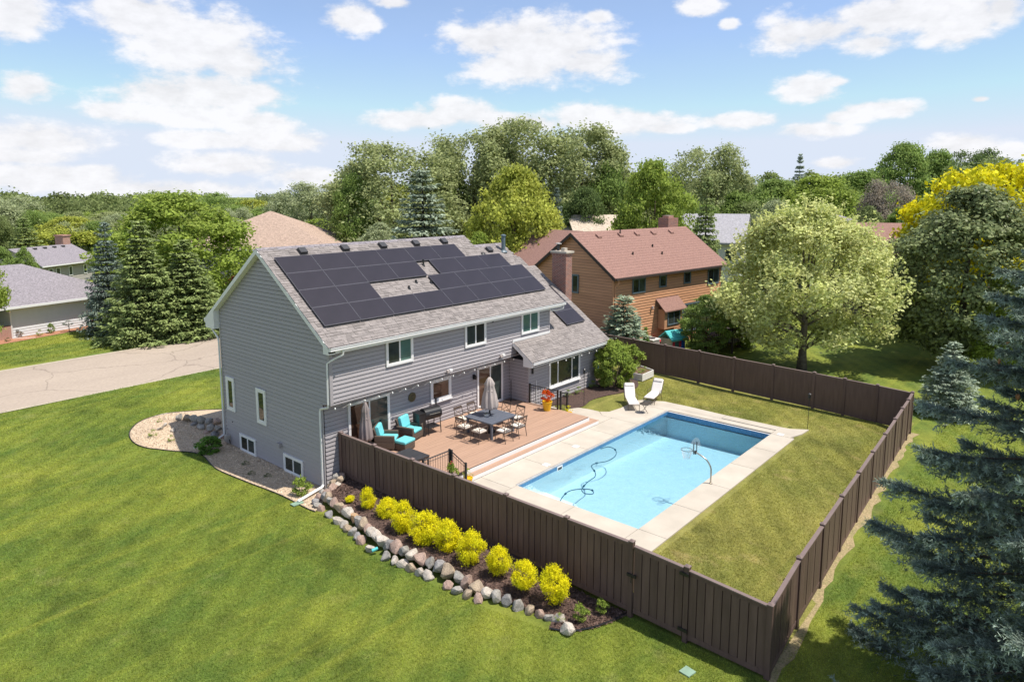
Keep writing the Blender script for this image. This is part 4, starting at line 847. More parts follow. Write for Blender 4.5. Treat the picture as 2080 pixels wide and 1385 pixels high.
# boulders
def rockmesh(seed):
    r = random.Random(seed); b = bmesh.new(); bmesh.ops.create_icosphere(b, subdivisions=2, radius=1)
    pl = [(Vector((r.gauss(0,1), r.gauss(0,1), r.gauss(0,1))).normalized(), r.uniform(.5,.86)) for _ in range(14)]
    for v in b.verts:
        for n_, d in pl:
            k = v.co.dot(n_) - d
            if k > 0: v.co -= n_*k*.9
        v.co *= r.uniform(.96,1.04)
    me = bpy.data.meshes.new('stone'); b.to_mesh(me); b.free(); return me
RM = [rockmesh(i) for i in range(10)]
stm = [mat('stone_'+n_, c, .85, c2=c2, vscale=2.2, fine=.35, bscale=11, bump=.9, rnd=.15) for n_, c, c2 in (('grey',(.40,.375,.34),(.23,.215,.195)),('pink',(.45,.32,.26),(.27,.19,.155)),('white',(.56,.50,.43),(.36,.32,.275)),('tan',(.45,.355,.25),(.27,.21,.155)),('bluegrey',(.32,.305,.295),(.18,.172,.17)),('rust',(.47,.26,.11),(.34,.26,.18)))]
RC = {}
def stone(par, p, s, rz, i, k):
    key = (i, k)
    if key not in RC: me = RM[i].copy(); me.materials.append(stm[k]); RC[key] = me
    o = bpy.data.objects.new('stone', RC[key]); col.objects.link(o)
    if par is not None: o.parent = par; o.location = Vector(p)-POS[par.name][0]
    else: o.location = p
    o.scale = s; o.rotation_euler = (rz*.3, rz*.2, rz); return o
rr = random.Random(5)
W1 = empty('boulder_wall', (-1.5,-7,.2), label='low boulder wall holding the mulch bed of yellow shrubs', cat='retaining wall')
path = [Vector((x, y, 0)) for x, y in bo]; acc_ = 0; tgt = .1; n_ = 0
cols = [0,2,1,0,4,3,0,1,3,2,0,4,0,3,1,0,2,0,4,1]
L_acc = 0
for a, b in zip(path[:-1], path[1:]):
    seg = (b-a).length; s_ = 0
    while L_acc+seg-s_ > tgt and seg > 0:
        t = (tgt-L_acc)/seg
        if t > 1: break
        p = a.lerp(b, t); nrm = Vector((-(b-a).y, (b-a).x, 0)).normalized()
        if nrm.x < 0: nrm = -nrm
        h = Hb_(p.y)
        if p.y > -12.75:
            sz = rr.uniform(.17,.26); tall = min(sz*1.1, .12+h*.45)
            k_ = cols[n_ % 20] if n_ != 11 else 5
            if p.y > -6.5 and rr.random() < .35: k_ = rr.choice([1,2,2])
            stone(W1, (p.x+nrm.x*.42, p.y+nrm.y*.42, h*.76), (sz*1.08, sz*1.05, tall*1.1), rr.uniform(0,6), rr.randrange(10), k_)
            if h > .2 and rr.random() < .9: stone(W1, (p.x+nrm.x*.12, p.y+nrm.y*.12+.15, .07), (sz*1.05, sz*1.05, .19), rr.uniform(0,6), rr.randrange(10), rr.choice([0,1,2,4,0,3]))
            n_ += 1
        tgt += sz*1.72 if p.y > -12.75 else 9
    L_acc += seg
stone(W1, (-1.05,-12.75,.10), (.27,.24,.20), 1, 2, 2)
for (x, y, z, s) in ((.28,-.62,.5,.24),(.5,-.72,.52,.2),(.05,-.75,.38,.22),(.25,-.95,.52,.2)): stone(W1, (x,y,z), (s,s,s*.7), x*9, 3, rr.choice([1,0,3]))
W2 = empty('boulder_wall', (-.6,9.5,.4), label='three course boulder wall in the gravel bed at the far end of the gable', cat='retaining wall')
b0, b1 = at(350,872,.1), at(462,886,.1)
for c in range(3):
    nn = 7 if c < 2 else 6
    for i in range(nn):
        t = (i+.5*(c % 2)+.2)/6.6; 
        if c == 2: t = .14+t*.9
        p = b0+(b1-b0)*t; stone(W2, (p[0]+.06*c, p[1]+.20*c, .12+.27*c), (.27,.24,.19), rr.uniform(0,6), rr.randrange(10), rr.choice([3,1,3,0,4,3]))
for u, v in ((335,866),(326,873),(352,878)): p = atg(u, v); stone(W2, (p[0],p[1],p[2]+.05), (.2,.16,.12), u, 4, 2)
MB().tube([(-1.75,-5.75,.2),(-1.93,-5.68,.16)], .05, 8).build('green_drain_pipe', M['playteal'], None, origin=(-1.9,-5.7,.18))
tag(bpy.data.objects['green_drain_pipe'], 'short teal drain pipe poking out between the wall boulders', 'drain pipe')
p = atg(1396,1365); tag(MB().prism([(p[0]-.16,p[1]-.12),(p[0]+.12,p[1]-.17),(p[0]+.17,p[1]+.11),(p[0]-.12,p[1]+.16)], .005, .04).build('utility_lid', M['lidgreen'], None, origin=(p[0],p[1],0)), 'square green utility lid set in the lawn near the gate', 'lid')
# yard mulch border
ym = smooth_line([at(u, v, .8) for u, v in ((1146,822),(1160,830),(1185,826),(1200,814),(1225,806),(1255,800),(1285,793),(1297,780),(1293,764))], 3)
patch('mulch_border', ym+[(19.5,-1.0),(17.0,-.5),(17.0,-1.5),(11.4,-1.5)], lambda x, y: max(float(yz(x, y)), .8) if x < 17.2 else float(yz(x, y)), M['mulch'], .03, 4)
p = at(1275,790,.8); stone(None, (p[0],p[1],.84), (.3,.2,.08), .3, 1, 1); so_ = bpy.data.objects[-1] if 0 else None
for o in list(col.objects):
    if o.name.startswith('stone') and o.parent is None: tag(o, 'flat pink stone at the edge of the mulch by the round shrub', 'stone')
# ------------------------------------------------------------------ patio furniture
DZ = 1.181
tb_ = empty('dining_table', (6.6,-3.03,DZ), label='square slate topped dining table with eight chairs round it', cat='table')
x0, x1, y0, y1 = 5.80, 7.42, -3.84, -2.22
for i in range(7):
    a = x0+i*(x1-x0)/7; MB().box(a+.003, a+(x1-x0)/7-.003, y0+.05, y1-.05, 1.90, 1.93).build('table_slat', M['tabletop'], tb_)
for (a,b,c,d) in ((x0,x1,y0,y0+.05),(x0,x1,y1-.05,y1),(x0-.01,x0+.0,y0,y1),(x1,x1+.01,y0,y1)): MB().box(a,b,c,d,1.895,1.932).build('table_edge', M['tabletop'], tb_)
MB().box(x0+.05,x1-.05,y0+.05,y1-.05,1.84,1.895).build('apron', M['tabletop'], tb_)
for x in (x0+.12,x1-.12):
    for y in (y0+.12,y1-.12): MB().box(x-.045,x+.045,y-.045,y+.045,DZ,1.84).build('leg', M['tabletop'], tb_)
def chair():
    c = lempty('dining_chair', (0,0,0))
    MB().cushion(-.23,.23,-.22,.23,.43,.51,.02).build('seat_cushion', M['cushion'], c)
    f = MB(); f.box(-.24,.24,-.23,.24,.405,.428); f.build('seat_frame', M['bronze'], c)
    for s in (-1, 1):
        MB().tube([(s*.25,.22,.66),(s*.25,.24,.42),(s*.26,.28,0)], .016, 6).build('leg', M['bronze'], c)
        MB().tube([(s*.24,-.33,.93),(s*.245,-.26,.66),(s*.24,-.22,.42),(s*.25,-.30,0)], .016, 6).build('leg', M['bronze'], c)
        MB().tube([(s*.25,-.25,.64),(s*.27,-.05,.67),(s*.25,.22,.66)], .02, 6).build('armrest', M['bronze'], c)
    MB().hexa([(-.24,-.335,.86),(.24,-.335,.86),(.24,-.31,.86),(-.24,-.31,.86)],[(-.24,-.355,.94),(.24,-.355,.94),(.24,-.33,.94),(-.24,-.33,.94)]).build('back_rail', M['bronze'], c)
    b = MB(); b.tube([(-.23,-.325,.86),(0,-.31,.70),(.23,-.25,.52)], .011, 5).tube([(.23,-.325,.86),(0,-.31,.70),(-.23,-.25,.52)], .011, 5).tube([(-.24,-.25,.53),(.24,-.25,.53)], .012, 5)
    b.build('cross_back', M['bronze'], c)
    return c
c0 = chair(); first = True
CH = [(5.45,-2.6,-90,'dining chair on the house side of the nearer table edge, back to the grill'),(5.45,-3.45,-90,'dining chair at the left table corner nearest the camera'),
 (6.15,-4.22,0,'dining chair at the near right table edge beside the left corner'),(7.02,-4.24,0,'dining chair at the near right table edge, second from the corner'),
 (7.80,-3.5,90,'dining chair on the far side of the table next to the right corner'),(7.82,-2.65,90,'dining chair on the far side of the table nearest the sliding door'),
 (6.15,-1.80,180,'dining chair at the wall side of the table, nearer the grill'),(7.0,-1.78,180,'dining chair at the wall side of the table behind the umbrella')]
for x, y, a, lb in CH:
    c = c0 if first else copy_tree(c0); first = False; c.location = (x, y, DZ); c.rotation_euler = (0,0,R(a)); tag(c, 'bronze '+lb, 'chair', 'dining chairs round the slate table')
def closed_umbrella(name, x, y, z, h0, h1, r, m, label, base=True):
    u = empty(name, (x,y,z), label=label, cat='umbrella')
    MB().tube([(x,y,z),(x,y,h1+.12)], .022, 8).build('pole', M['bronze'], u)
    wob = lambda a, zz: 1+.24*math.sin(a*8+zz*.9)
    MB().lathe([(r*.9,0),(r,.10),(r*.82,(h1-h0)*.4),(r*.52,(h1-h0)*.72),(r*.60,(h1-h0)*.78),(r*.30,(h1-h0)*.93),(.03,(h1-h0))], (x,y,h0), 32, wob).build('canopy', M[m], u, smooth=True)
    MB().lathe([(r*.62,0),(r*.66,.04),(r*.60,.07)], (x,y,h0+(h1-h0)*.55), 16).build('tie_strap', M[m], u)
    MB().lathe([(.02,0),(.03,.05),(.01,.1)], (x,y,h1+.1), 8).build('finial', M['bronze'], u)
    if base: MB().lathe([(.26,0),(.26,.05),(.08,.10),(.04,.25)], (x,y,z), 16).build('base', M['blackmetal'], u)
    return u
closed_umbrella('patio_umbrella', 6.62, -2.98, DZ, 2.25, 3.64, .33, 'canvas', 'closed beige umbrella standing through the slate dining table')
closed_umbrella('patio_umbrella', 1.6, -.85, DZ, 1.70, 3.28, .24, 'canvasdark', 'closed grey-brown umbrella in front of the left sliding door')
MB().tube([(6.62,-2.98,1.94),(6.62,-2.98,2.15)], .04, 8).build('table_candle_holder', M['blackmetal'], None, origin=(6.62,-2.98,1.93)); tag(bpy.data.objects['table_candle_holder'], 'black umbrella collar standing on the slate table', 'umbrella collar')
bw = lempty('planter_bowl', (6.42,-2.98,1.932), label='small white bowl of succulents on the slate table', cat='bowl'); MB().lathe([(.09,0),(.13,.07),(.14,.09)],(0,0,0),14).build('bowl', M['planterw'], bw)
# wicker armchairs
def armchair():
    c = lempty('wicker_armchair', (0,0,0))
    MB().box(-.42,.42,-.40,.42,.06,.34).build('seat_base', M['wicker'], c, bevel=.02)
    for s in (-1,1): MB().box(min(s*.42,s*.30),max(s*.42,s*.30),-.399,.42,.341,.60).build('arm', M['wicker'], c, bevel=.02)
    MB().hexa([(-.299,-.40,.341),(.299,-.40,.341),(.299,-.24,.341),(-.299,-.24,.341)],[(-.40,-.50,.88),(.40,-.50,.88),(.40,-.40,.88),(-.40,-.40,.88)]).build('back', M['wicker'], c, bevel=.02)
    MB().cushion(-.29,.29,-.22,.44,.345,.48,.03).build('seat_cushion', M['turq'], c, bevel=.02)
    MB().cushion(-.30,.30,-.07,.09,0,.52,.04).rot(Matrix.Translation((0,-.22,.46)) @ Matrix.Rotation(R(14),4,'X')).build('back_cushion', M['turq'], c, bevel=.025)
    for x in (-.36,.36):
        for y in (-.34,.36): MB().box(x-.03,x+.03,y-.03,y+.03,0,.06).build('foot', M['wicker'], c)
    return c
a0 = armchair(); a0.location = (2.5,-1.0,DZ); a0.rotation_euler = (0,0,R(218)); tag(a0, 'dark wicker armchair with turquoise cushions nearest the closed grey umbrella', 'armchair', 'wicker armchairs on the deck')
a1 = copy_tree(a0); a1.location = (3.8,-.95,DZ); a1.rotation_euler = (0,0,R(196)); tag(a1, 'dark wicker armchair with turquoise cushions beside the black grill', 'armchair', 'wicker armchairs on the deck')
ot = lempty('ottoman', (2.85,-1.75,DZ), R(10), 'wicker ottoman with a turquoise cushion in front of the armchair by the grill', 'ottoman')
MB().box(-.32,.32,-.27,.27,.03,.30).build('base', M['wicker'], ot, bevel=.02); MB().cushion(-.33,.33,-.28,.28,.305,.44,.03).build('cushion', M['turq'], ot, bevel=.02)
ct = lempty('coffee_table', (1.86,-3.27,DZ), R(0), 'low dark wicker coffee table just inside the fence', 'table')
MB().box(-.42,.42,-.58,.58,.41,.45).build('table_top', M['coverlid'] if 0 else M['vent'], ct)
for x in (-.38,.38):
    for y in (-.54,.54): MB().box(x-.03,x+.03,y-.03,y+.03,0,.41).build('leg', M['wicker'], ct)
MB().box(-.40,.40,-.56,.56,.34,.405).build('apron', M['wicker'], ct)
# pellet grill
gr = lempty('pellet_grill', (4.75,-1.02,DZ), R(-8), 'black barrel pellet grill against the wall under the brass ornament', 'grill')
MB().lathe([(.05,-.42),(.27,-.42),(.27,.42),(.05,.42)],(0,0,0),20).rot(Matrix.Translation((.18,0,.86)) @ Matrix.Rotation(R(90),4,'Y')).build('barrel', M['blackmetal'], gr)
MB().box(-.58,-.25,-.26,.24,.42,.98).build('pellet_hopper', M['blackmetal'], gr); MB().box(-.60,-.23,-.28,.26,.981,1.01).build('hopper_lid', M['blackmetal'], gr)
for x in (-.12,.52):
    for y, s in ((-.22,-1),(.22,1)): MB().tube([(x,y,.66),(x+.02*s,y+.09*s,.0)], .025, 4).build('leg', M['blackmetal'], gr)
MB().box(-.1,.5,-.30,.30,.28,.30).build('lower_shelf', M['blackmetal'], gr)
MB().tube([(.46,.22,1.0),(.62,.22,1.1),(.62,.22,1.38)], .04, 8).build('chimney_pipe', M['blackmetal'], gr); MB().lathe([(.07,0),(.07,.03)],(.62,.22,1.38),10).build('pipe_cap', M['blackmetal'], gr)
MB().tube([(-.1,-.33,.92),(.45,-.33,.92)], .014, 6).build('lid_handle', M['steel'], gr)
for y in (-.3,.28): MB().lathe([(.09,-.02),(.09,.02)],(0,0,0),12).rot(Matrix.Translation((-.35,y,.09)) @ Matrix.Rotation(R(90),4,'X')).build('wheel', M['blackmetal'], gr)
MB().box(-.42,-.28,-.24,.22,.09,.42).build('hopper_stand', M['blackmetal'], gr)
us = empty('umbrella_stand', (10.72,-.68,DZ), label='thin black pole on a cross base in the deck corner', cat='stand')
MB().tube([(10.72,-.68,DZ),(10.72,-.68,2.25)], .022, 8).build('pole', M['blackmetal'], us)
for a in range(4): MB().tube([(10.72,-.68,DZ+.05),(10.72+.28*math.cos(a*1.57+.6),-.68+.28*math.sin(a*1.57+.6),DZ+.02)], .018, 5).build('foot', M['blackmetal'], us)
# ------------------------------------------------------------------ loungers
def lounger():
    c = lempty('chaise_lounge', (0,0,0))
    MB().cushion(-.29,.29,-.62,.78,.36,.46,.03).build('seat_pad', M['loungepad'], c, bevel=.02)
    n_ = MB().cushion(-.30,.30,0,.86,-.05,.06,.03); n_.rot(Matrix.Translation((0,.78,.40)) @ Matrix.Rotation(R(54),4,'X')).build('back_pad', M['loungepad'], c, bevel=.03)
    MB().cushion(-.25,.25,0,.2,0,.05,.02).rot(Matrix.Translation((0,1.13,.98)) @ Matrix.Rotation(R(54),4,'X')).build('head_pillow', M['loungepad'], c)
    for s in (-1,1):
        MB().tube([(s*.31,-.64,.33),(s*.31,.80,.33),(s*.31,1.27,1.0)], .016, 6).build('side_rail', M['bronze'], c)
        MB().tube([(s*.31,-.5,.33),(s*.31,-.55,0)], .016, 6).build('leg', M['bronze'], c); MB().tube([(s*.31,.72,.33),(s*.32,.95,0)], .016, 6).build('leg', M['bronze'], c)
        MB().tube([(s*.33,.25,.33),(s*.35,.3,.58),(s*.35,.85,.60)], .014, 6).build('armrest', M['bronze'], c)
    MB().tube([(-.31,-.6,.33),(.31,-.6,.33)], .014, 6).build('cross_rail', M['bronze'], c)
    return c
l0 = lounger(); q_ = at(1284,828,CZ); l0.location = (q_[0],q_[1],CZ); l0.rotation_euler = (0,0,R(-50)); l0.scale = (.9,.88,.86); tag(l0, 'white padded lounge chair nearer the house, left of the small side table', 'lounge chair', 'white poolside lounge chairs')
l1 = copy_tree(l0); q_ = at(1324,816,CZ); l1.location = (q_[0],q_[1],CZ); l1.rotation_euler = (0,0,R(-78)); tag(l1, 'white padded lounge chair farther from the house, turned beside the lawn', 'lounge chair', 'white poolside lounge chairs')
q_ = at(1309,838,CZ); st = lempty('side_table', (q_[0],q_[1],CZ), 0, 'small round glass side table between the two white lounge chairs', 'side table')
MB().lathe([(.25,.44),(.25,.46)],(0,0,0),20).build('table_top', M['glassdark'], st)
for a in range(4): MB().tube([(.18*math.cos(a*1.57),.18*math.sin(a*1.57),.44),(.03,.0,.22),(-.2*math.cos(a*1.57),-.2*math.sin(a*1.57),0)], .01, 5).build('leg', M['bronze'], st)
# raised bed, poles, tub
rb_ = empty('raised_bed', (20.3,-2.4,.75), label='low white wooden raised bed of seedlings behind the round shrub', cat='raised bed')
q = [at(1280,757,1.05),at(1305,762,1.05),at(1328,752,1.05),at(1297,741,1.05)]; q = [(p[0],p[1]) for p in q]; cxq = (sum(p[0] for p in q)/4, sum(p[1] for p in q)/4)
for i in range(4):
    a, b = Vector((*q[i],0)), Vector((*q[(i+1)%4],0)); d = (b-a).normalized(); n_ = Vector((-d.y,d.x,0))*.05
    for z in (.68,.88): MB().hexa([tuple(a+Vector((0,0,z))),tuple(b+Vector((0,0,z))),tuple(b+n_+Vector((0,0,z))),tuple(a+n_+Vector((0,0,z)))],[tuple(a+Vector((0,0,z+.195))),tuple(b+Vector((0,0,z+.195))),tuple(b+n_+Vector((0,0,z+.195))),tuple(a+n_+Vector((0,0,z+.195)))]).build('side_board', M['planterw'], rb_)
MB().prism([(cxq[0]+(p[0]-cxq[0])*.93, cxq[1]+(p[1]-cxq[1])*.93) for p in q], .7, 1.0).build('soil', M['soil'], rb_)
def polefeeder(u, v, z, h, label, cat):
    p = at(u, v, z); e_ = empty('garden_pole', (p[0],p[1],z), label=label, cat=cat)
    MB().tube([(p[0],p[1],z),(p[0],p[1],z+h)], .012, 6).build('pole', M['blackmetal'], e_); MB().lathe([(.02,0),(.06,.05),(.06,.2),(.08,.24),(.01,.3)],(p[0],p[1],z+h-.1),10).build('lantern', M['blackmetal'], e_)
    return e_, p
polefeeder(1186,824,.82,1.75,'slim black garden torch at the mulch border by the wing window','garden torch')
polefeeder(1640,875,.70,1.6,'slim black garden torch at the far right corner of the terrace','garden torch')
p = at(1222,722,1.6); tb2 = empty('blue_tub', (18.9,.4,.8), label='bright blue tub beside the wing of the grey house', cat='tub')
MB().lathe([(.38,0),(.46,.35),(.48,.55),(.50,.6),(.1,.72)],(18.9,.0,.75),16).build('tub', M['tarpblue'], tb2)
# pots
def pot(x, y, z, r, h, label):
    e_ = lempty('flower_pot', (x,y,z), 0, label, 'flower pot'); MB().lathe([(r*.68,0),(r,h*.9),(r*1.06,h*.92),(r*1.06,h),(r*.9,h),(r*.85,h*.9)],(0,0,0),18).build('pot', M['yellowpot'], e_, smooth=False); return e_
pot1 = pot(10.62,-3.05,DZ,.24,.46,'tall yellow pot of orange croton leaves on the deck edge')
pot2 = pot(2.55,-5.62,CZ,.17,.30,'small yellow pot of yellow-green leaves beside the side steps')
pot3 = pot(11.45,-3.75,CZ,.15,.2,'small pot of mixed flowers beside the deck railing'); 
# ------------------------------------------------------------------ plants: leaves as small faces through the crown
def unit(a): return a/np.maximum(np.linalg.norm(a, axis=-1, keepdims=True), 1e-9)
def leafquads(C, O, size, rng, aspect=1.5, bias=.6, up=.35, flat=None):
    n = len(C); nr = unit(O*bias + unit(rng.normal(size=(n,3)))*.8 + np.array([0,0,up]))
    t = unit(np.cross(nr, rng.normal(size=(n,3)))) if flat is None else unit(flat + rng.normal(size=(n,3))*.25)
    b = unit(np.cross(nr, t)); s = (size*rng.uniform(.6,1.35,(n,1)))
    L2 = s*aspect/2; W2 = s/2
    return np.stack([C-t*L2, C-b*W2+t*L2*.1, C+t*L2, C+b*W2+t*L2*.1], 1)
def decid(seed, Ht, cb, Rr, nl, nleaf, ls, prof='round', lobe=(.22,.36), squash=.75, spike=0, bias=.6, sub=16, inner=.62, up=.35, tight=.26):
    rng = np.random.default_rng(seed); h = rng.random(nl)
    pf = {'round': lambda h: np.sin(np.pi*(h*.86+.10))**.55, 'oval': lambda h: np.sin(np.pi*(h*.9+.07))**.75, 'cone': lambda h: (1-h)**.7*.95+.05, 'egg': lambda h: np.sin(np.pi*(h**.75*.9+.06))**.7, 'wide': lambda h: np.sin(np.pi*(h*.62+.30))**.5}[prof]
    a = rng.random(nl)*2*np.pi; rl = Rr*rng.uniform(*lobe, nl); re = np.maximum(Rr*pf(h)-rl*.75, 0.05)*(inner+(1-inner)*rng.random(nl)**.5)
    c = np.stack([re*np.cos(a), re*np.sin(a), cb+rl*.5+(Ht-cb-rl*1.3)*h], 1)
    c += rng.normal(size=c.shape)*Rr*.03
    # sub clumps on each lobe
    k = sub; d = rng.normal(size=(nl,k,3)); d[...,2] = d[...,2]*.9+.35; outw = unit(c-np.array([0,0,(Ht+cb)/2]))[:,None,:]; d = unit(d+outw*.7)
    sc_ = c[:,None,:] + d*rl[:,None,None]*rng.uniform(.65,1.05,(nl,k,1))*np.array([1,1,squash]); sr = np.repeat(rl, k)*tight; sc_ = sc_.reshape(-1,3); dd = d.reshape(-1,3)
    ns = len(sc_); wgt = sr**2; ii = rng.choice(ns, nleaf, p=wgt/wgt.sum()); e = rng.normal(size=(nleaf,3)); e[:,2] *= .7
    P = sc_[ii] + e*sr[ii][:,None]; O = unit(dd[ii]+unit(e)*.6)
    v = rng.uniform(.72,1.28,ns)[ii]*rng.uniform(.8,1.2,nleaf)
    V = leafquads(P, O, ls, rng, bias=bias, up=up)
    if spike:
        m = spike; kk = rng.choice(ns, m); top = sc_[kk]+dd[kk]*sr[kk][:,None]*.6; ln = rng.uniform(.4,1.2,m)*Rr*.24; q = 12
        t = rng.random((m,q)); dirs = unit(dd[kk]*np.array([.5,.5,.3])+np.array([0,0,1.0])); PP = (top[:,None,:]+dirs[:,None,:]*(ln[:,None]*t)[...,None]).reshape(-1,3)+rng.normal(size=(m*q,3))*ls*.35
        V = np.concatenate([V, leafquads(PP, np.repeat(dirs,q,0), ls*.85, rng, bias=.2, up=.3)]); v = np.concatenate([v, rng.uniform(.95,1.35,m*q)])
    return V, v, c, rl
def trunkmesh(seed, Ht, cb, r0, cent, nb=10, lean=.0, top=.75, n=9):
    rng = random.Random(seed); mb = MB(); k = 7; tp = []
    for i in range(k): t = i/(k-1); tp.append((rng.gauss(0,.04)*Ht*.08*t+lean*t, rng.gauss(0,.04)*Ht*.08*t, Ht*top*t-.1*(i == 0)))
    mb.tube(tp, [r0*(1.25 if i == 0 else 1)*(1-.85*i/(k-1)) for i in range(k)], n)
    idx = list(range(len(cent))); rng.shuffle(idx)
    for j in idx[:nb]:
        c = cent[j]; z0 = max(cb*.75, min(c[2]*.55, Ht*top*.8)); f = z0/(Ht*top); i = min(int(f*(k-1)), k-2); a = Vector(tp[i]).lerp(Vector(tp[i+1]), f*(k-1)-i)
        m_ = a.lerp(Vector(c), .5)+Vector((0,0,-.03*Ht*rng.random())); rb = r0*.42*(1-.6*f); mb.tube([a, m_, Vector(c)], [rb, rb*.6, rb*.2], 6)
    return mb
LIB = {}
def make_plant(key, V, v, leafm, tmb=None, barkm='bark'):
    me = soup_mesh('crown', V, leafm, v); tm = tmb.mesh('trunk', M[barkm], smooth=True) if tmb else None; LIB[key] = (me, tm); return LIB[key]
def soup_mesh(name, V, m, attr):
    n, k = V.shape[:2]; me = bpy.data.meshes.new(name); vs = V.reshape(-1, 3)
    me.vertices.add(n*k); me.vertices.foreach_set('co', vs.astype(np.float32).ravel()); me.loops.add(n*k); me.loops.foreach_set('vertex_index', np.arange(n*k, dtype=np.int32))
    me.polygons.add(n); me.polygons.foreach_set('loop_start', np.arange(0, n*k, k, dtype=np.int32)); me.polygons.foreach_set('loop_total', np.full(n, k, dtype=np.int32))
    a = me.attributes.new('v', 'FLOAT', 'POINT'); a.data.foreach_set('value', np.repeat(attr, k).astype(np.float32)); me.update(calc_edges=True); me.materials.append(m); return me
def put(key, loc, s, name, label, cat='tree', rz=0, group=None, leafm=None, trunk='trunk', crown='crown'):
    me, tm = LIB[key]
    if tm is None:
        o = bpy.data.objects.new(name, me); col.objects.link(o); o.location = loc; o.rotation_euler = (0,0,rz); o.scale = s if isinstance(s, tuple) else (s,s,s); tag(o, label, cat, group)
        if leafm: o.material_slots[0].link = 'OBJECT'; o.material_slots[0].material = leafm
        return o
    e_ = bpy.data.objects.new(name, None); col.objects.link(e_); e_.location = loc; e_.rotation_euler = (0,0,rz); e_.scale = s if isinstance(s, tuple) else (s,s,s); tag(e_, label, cat, group)
    for m_, nm in ((me, crown), (tm, trunk)):
        o = bpy.data.objects.new(nm, m_); col.objects.link(o); o.parent = e_
        if leafm and nm == crown: o.material_slots[0].link = 'OBJECT'; o.material_slots[0].material = leafm
    return e_
LM = dict(
 bright=leafmat('leaf_bright_green', (.36,.44,.085), (.25,.34,.065)), mid=leafmat('leaf_mid_green', (.30,.40,.105), (.21,.30,.08)),
 olive=leafmat('leaf_olive', (.40,.44,.20), (.30,.34,.145)), dark=leafmat('leaf_dark_green', (.16,.22,.07), (.10,.15,.05)),
 pale=leafmat('leaf_pale_variegated', (.66,.66,.30), (.50,.55,.20), trans=.35), yellow=leafmat('leaf_yellow', (.80,.70,.015), (.58,.58,.025), trans=.35),
 limey=leafmat('leaf_lime', (.50,.52,.10), (.36,.41,.075)), spruce=leafmat('needle_green', (.33,.39,.145), (.20,.26,.095), trans=.25),
 blue=leafmat('needle_blue', (.26,.32,.26), (.12,.16,.13), trans=.25), greyblue=leafmat('needle_grey_blue', (.40,.46,.35), (.26,.32,.23), trans=.25),
 willow=leafmat('leaf_silver_green', (.46,.50,.29), (.33,.38,.20)), darkmaple=leafmat('leaf_norway_dark', (.30,.34,.15), (.15,.19,.08), rough=.42, trans=.25),
 spirea=leafmat('leaf_golden_shrub', (.90,.78,.012), (.66,.66,.02), trans=.35), thuja=leafmat('leaf_thuja', (.20,.34,.06), (.12,.24,.045)),
 twig=leafmat('bare_twigs', (.40,.35,.27), (.28,.24,.19)), juniper=leafmat('juniper_grey_green', (.40,.47,.34), (.26,.33,.22), trans=.25),
 red=leafmat('red_leaves', (.30,.07,.05), (.18,.06,.04)), orange=leafmat('croton_leaves', (.75,.22,.01), (.60,.05,.02)), far=leafmat('leaf_far_green', (.27,.32,.12), (.19,.24,.085)))
def spruce(seed, Ht, Rr, nlev, nbr, ncl, ls, cb=.3, droop=.2, power=.85, hang=.35, narrow=1.0, asp=2.6, sprayw=.34):
    rng = np.random.default_rng(seed); Ps, Os, Fs, vs = [], [], [], []; tips = []
    for i in range(nlev):
        h = (i+rng.random()*.6)/nlev; z0 = cb+(Ht-cb)*h; L0 = Rr*(1-h)**power*narrow+.08*Rr
        k = max(3, int(nbr*(.55+.45*(1-h)))); a0 = rng.random()*6.28
        for j in range(k):
            a = a0+j*2*np.pi/k+rng.normal()*.18; L_ = L0*rng.uniform(.72,1.12); n = max(4, int(ncl*L_/Rr)); s = rng.random(n)**.7*.93+.07
            dv = np.array([math.cos(a), math.sin(a), 0]); sv = np.array([-math.sin(a), math.cos(a), 0]); dr = droop*rng.uniform(.6,1.3)*(1-h*.9)
            wl = (rng.random(n)*2-1); wid = sprayw*L_*np.sin(np.pi*np.clip(s*.85+.12,0,1))
            z = z0 + L_*(-dr*s*1.2+dr*1.0*s**2.2) + (h > .85)*L_*s*.5
            hg = rng.random(n)**2*hang*L_*.35
            P = dv*(L_*s)[:,None] + sv*(wl*wid)[:,None]; P[:,2] = z - hg - np.abs(wl)*wid*.12
            F = unit(dv[None,:]*(.75+0*s)[:,None] + sv[None,:]*(np.sign(wl)*np.abs(wl)*.9)[:,None] + np.array([0,0,-1])*(hg/(hang*L_*.35+1e-6)*.9)[:,None])
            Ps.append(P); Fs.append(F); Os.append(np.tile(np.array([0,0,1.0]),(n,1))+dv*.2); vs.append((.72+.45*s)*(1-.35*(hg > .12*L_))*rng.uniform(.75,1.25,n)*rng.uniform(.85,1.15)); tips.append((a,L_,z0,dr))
    P = np.concatenate(Ps); F = np.concatenate(Fs); O = np.concatenate(Os); v = np.concatenate(vs)
    V = leafquads(P+rng.normal(size=P.shape)*ls*.3, O, ls, rng, aspect=asp, bias=.9, up=.3, flat=F)
    mb = MB(); mb.tube([(0,0,-.1),(0,0,Ht*.5),(0,0,Ht*.98)], [.018*Ht, .011*Ht, .01], 7)
    for (a,L_,z0,dr) in tips[::2]:
        mb.tube([(0,0,z0),(math.cos(a)*L_*.5,math.sin(a)*L_*.5,z0+L_*(-dr*.6+dr*.22)),(math.cos(a)*L_*.9,math.sin(a)*L_*.9,z0+L_*(-dr*1.08+dr*.79))], [.012*L_+.01,.008*L_+.005,.003], 4, False)
    return V, v, mb
def mk(key, seed, lm, Ht, cb, Rr, nl, nleaf, ls, nb=10, r0=None, bark='bark', **k):
    V, v, c, rl = decid(seed, Ht, cb, Rr, nl, nleaf, ls, **k); make_plant(key, V, v, LM[lm], trunkmesh(seed, Ht, cb, r0 or Ht*.022, c, nb), bark)
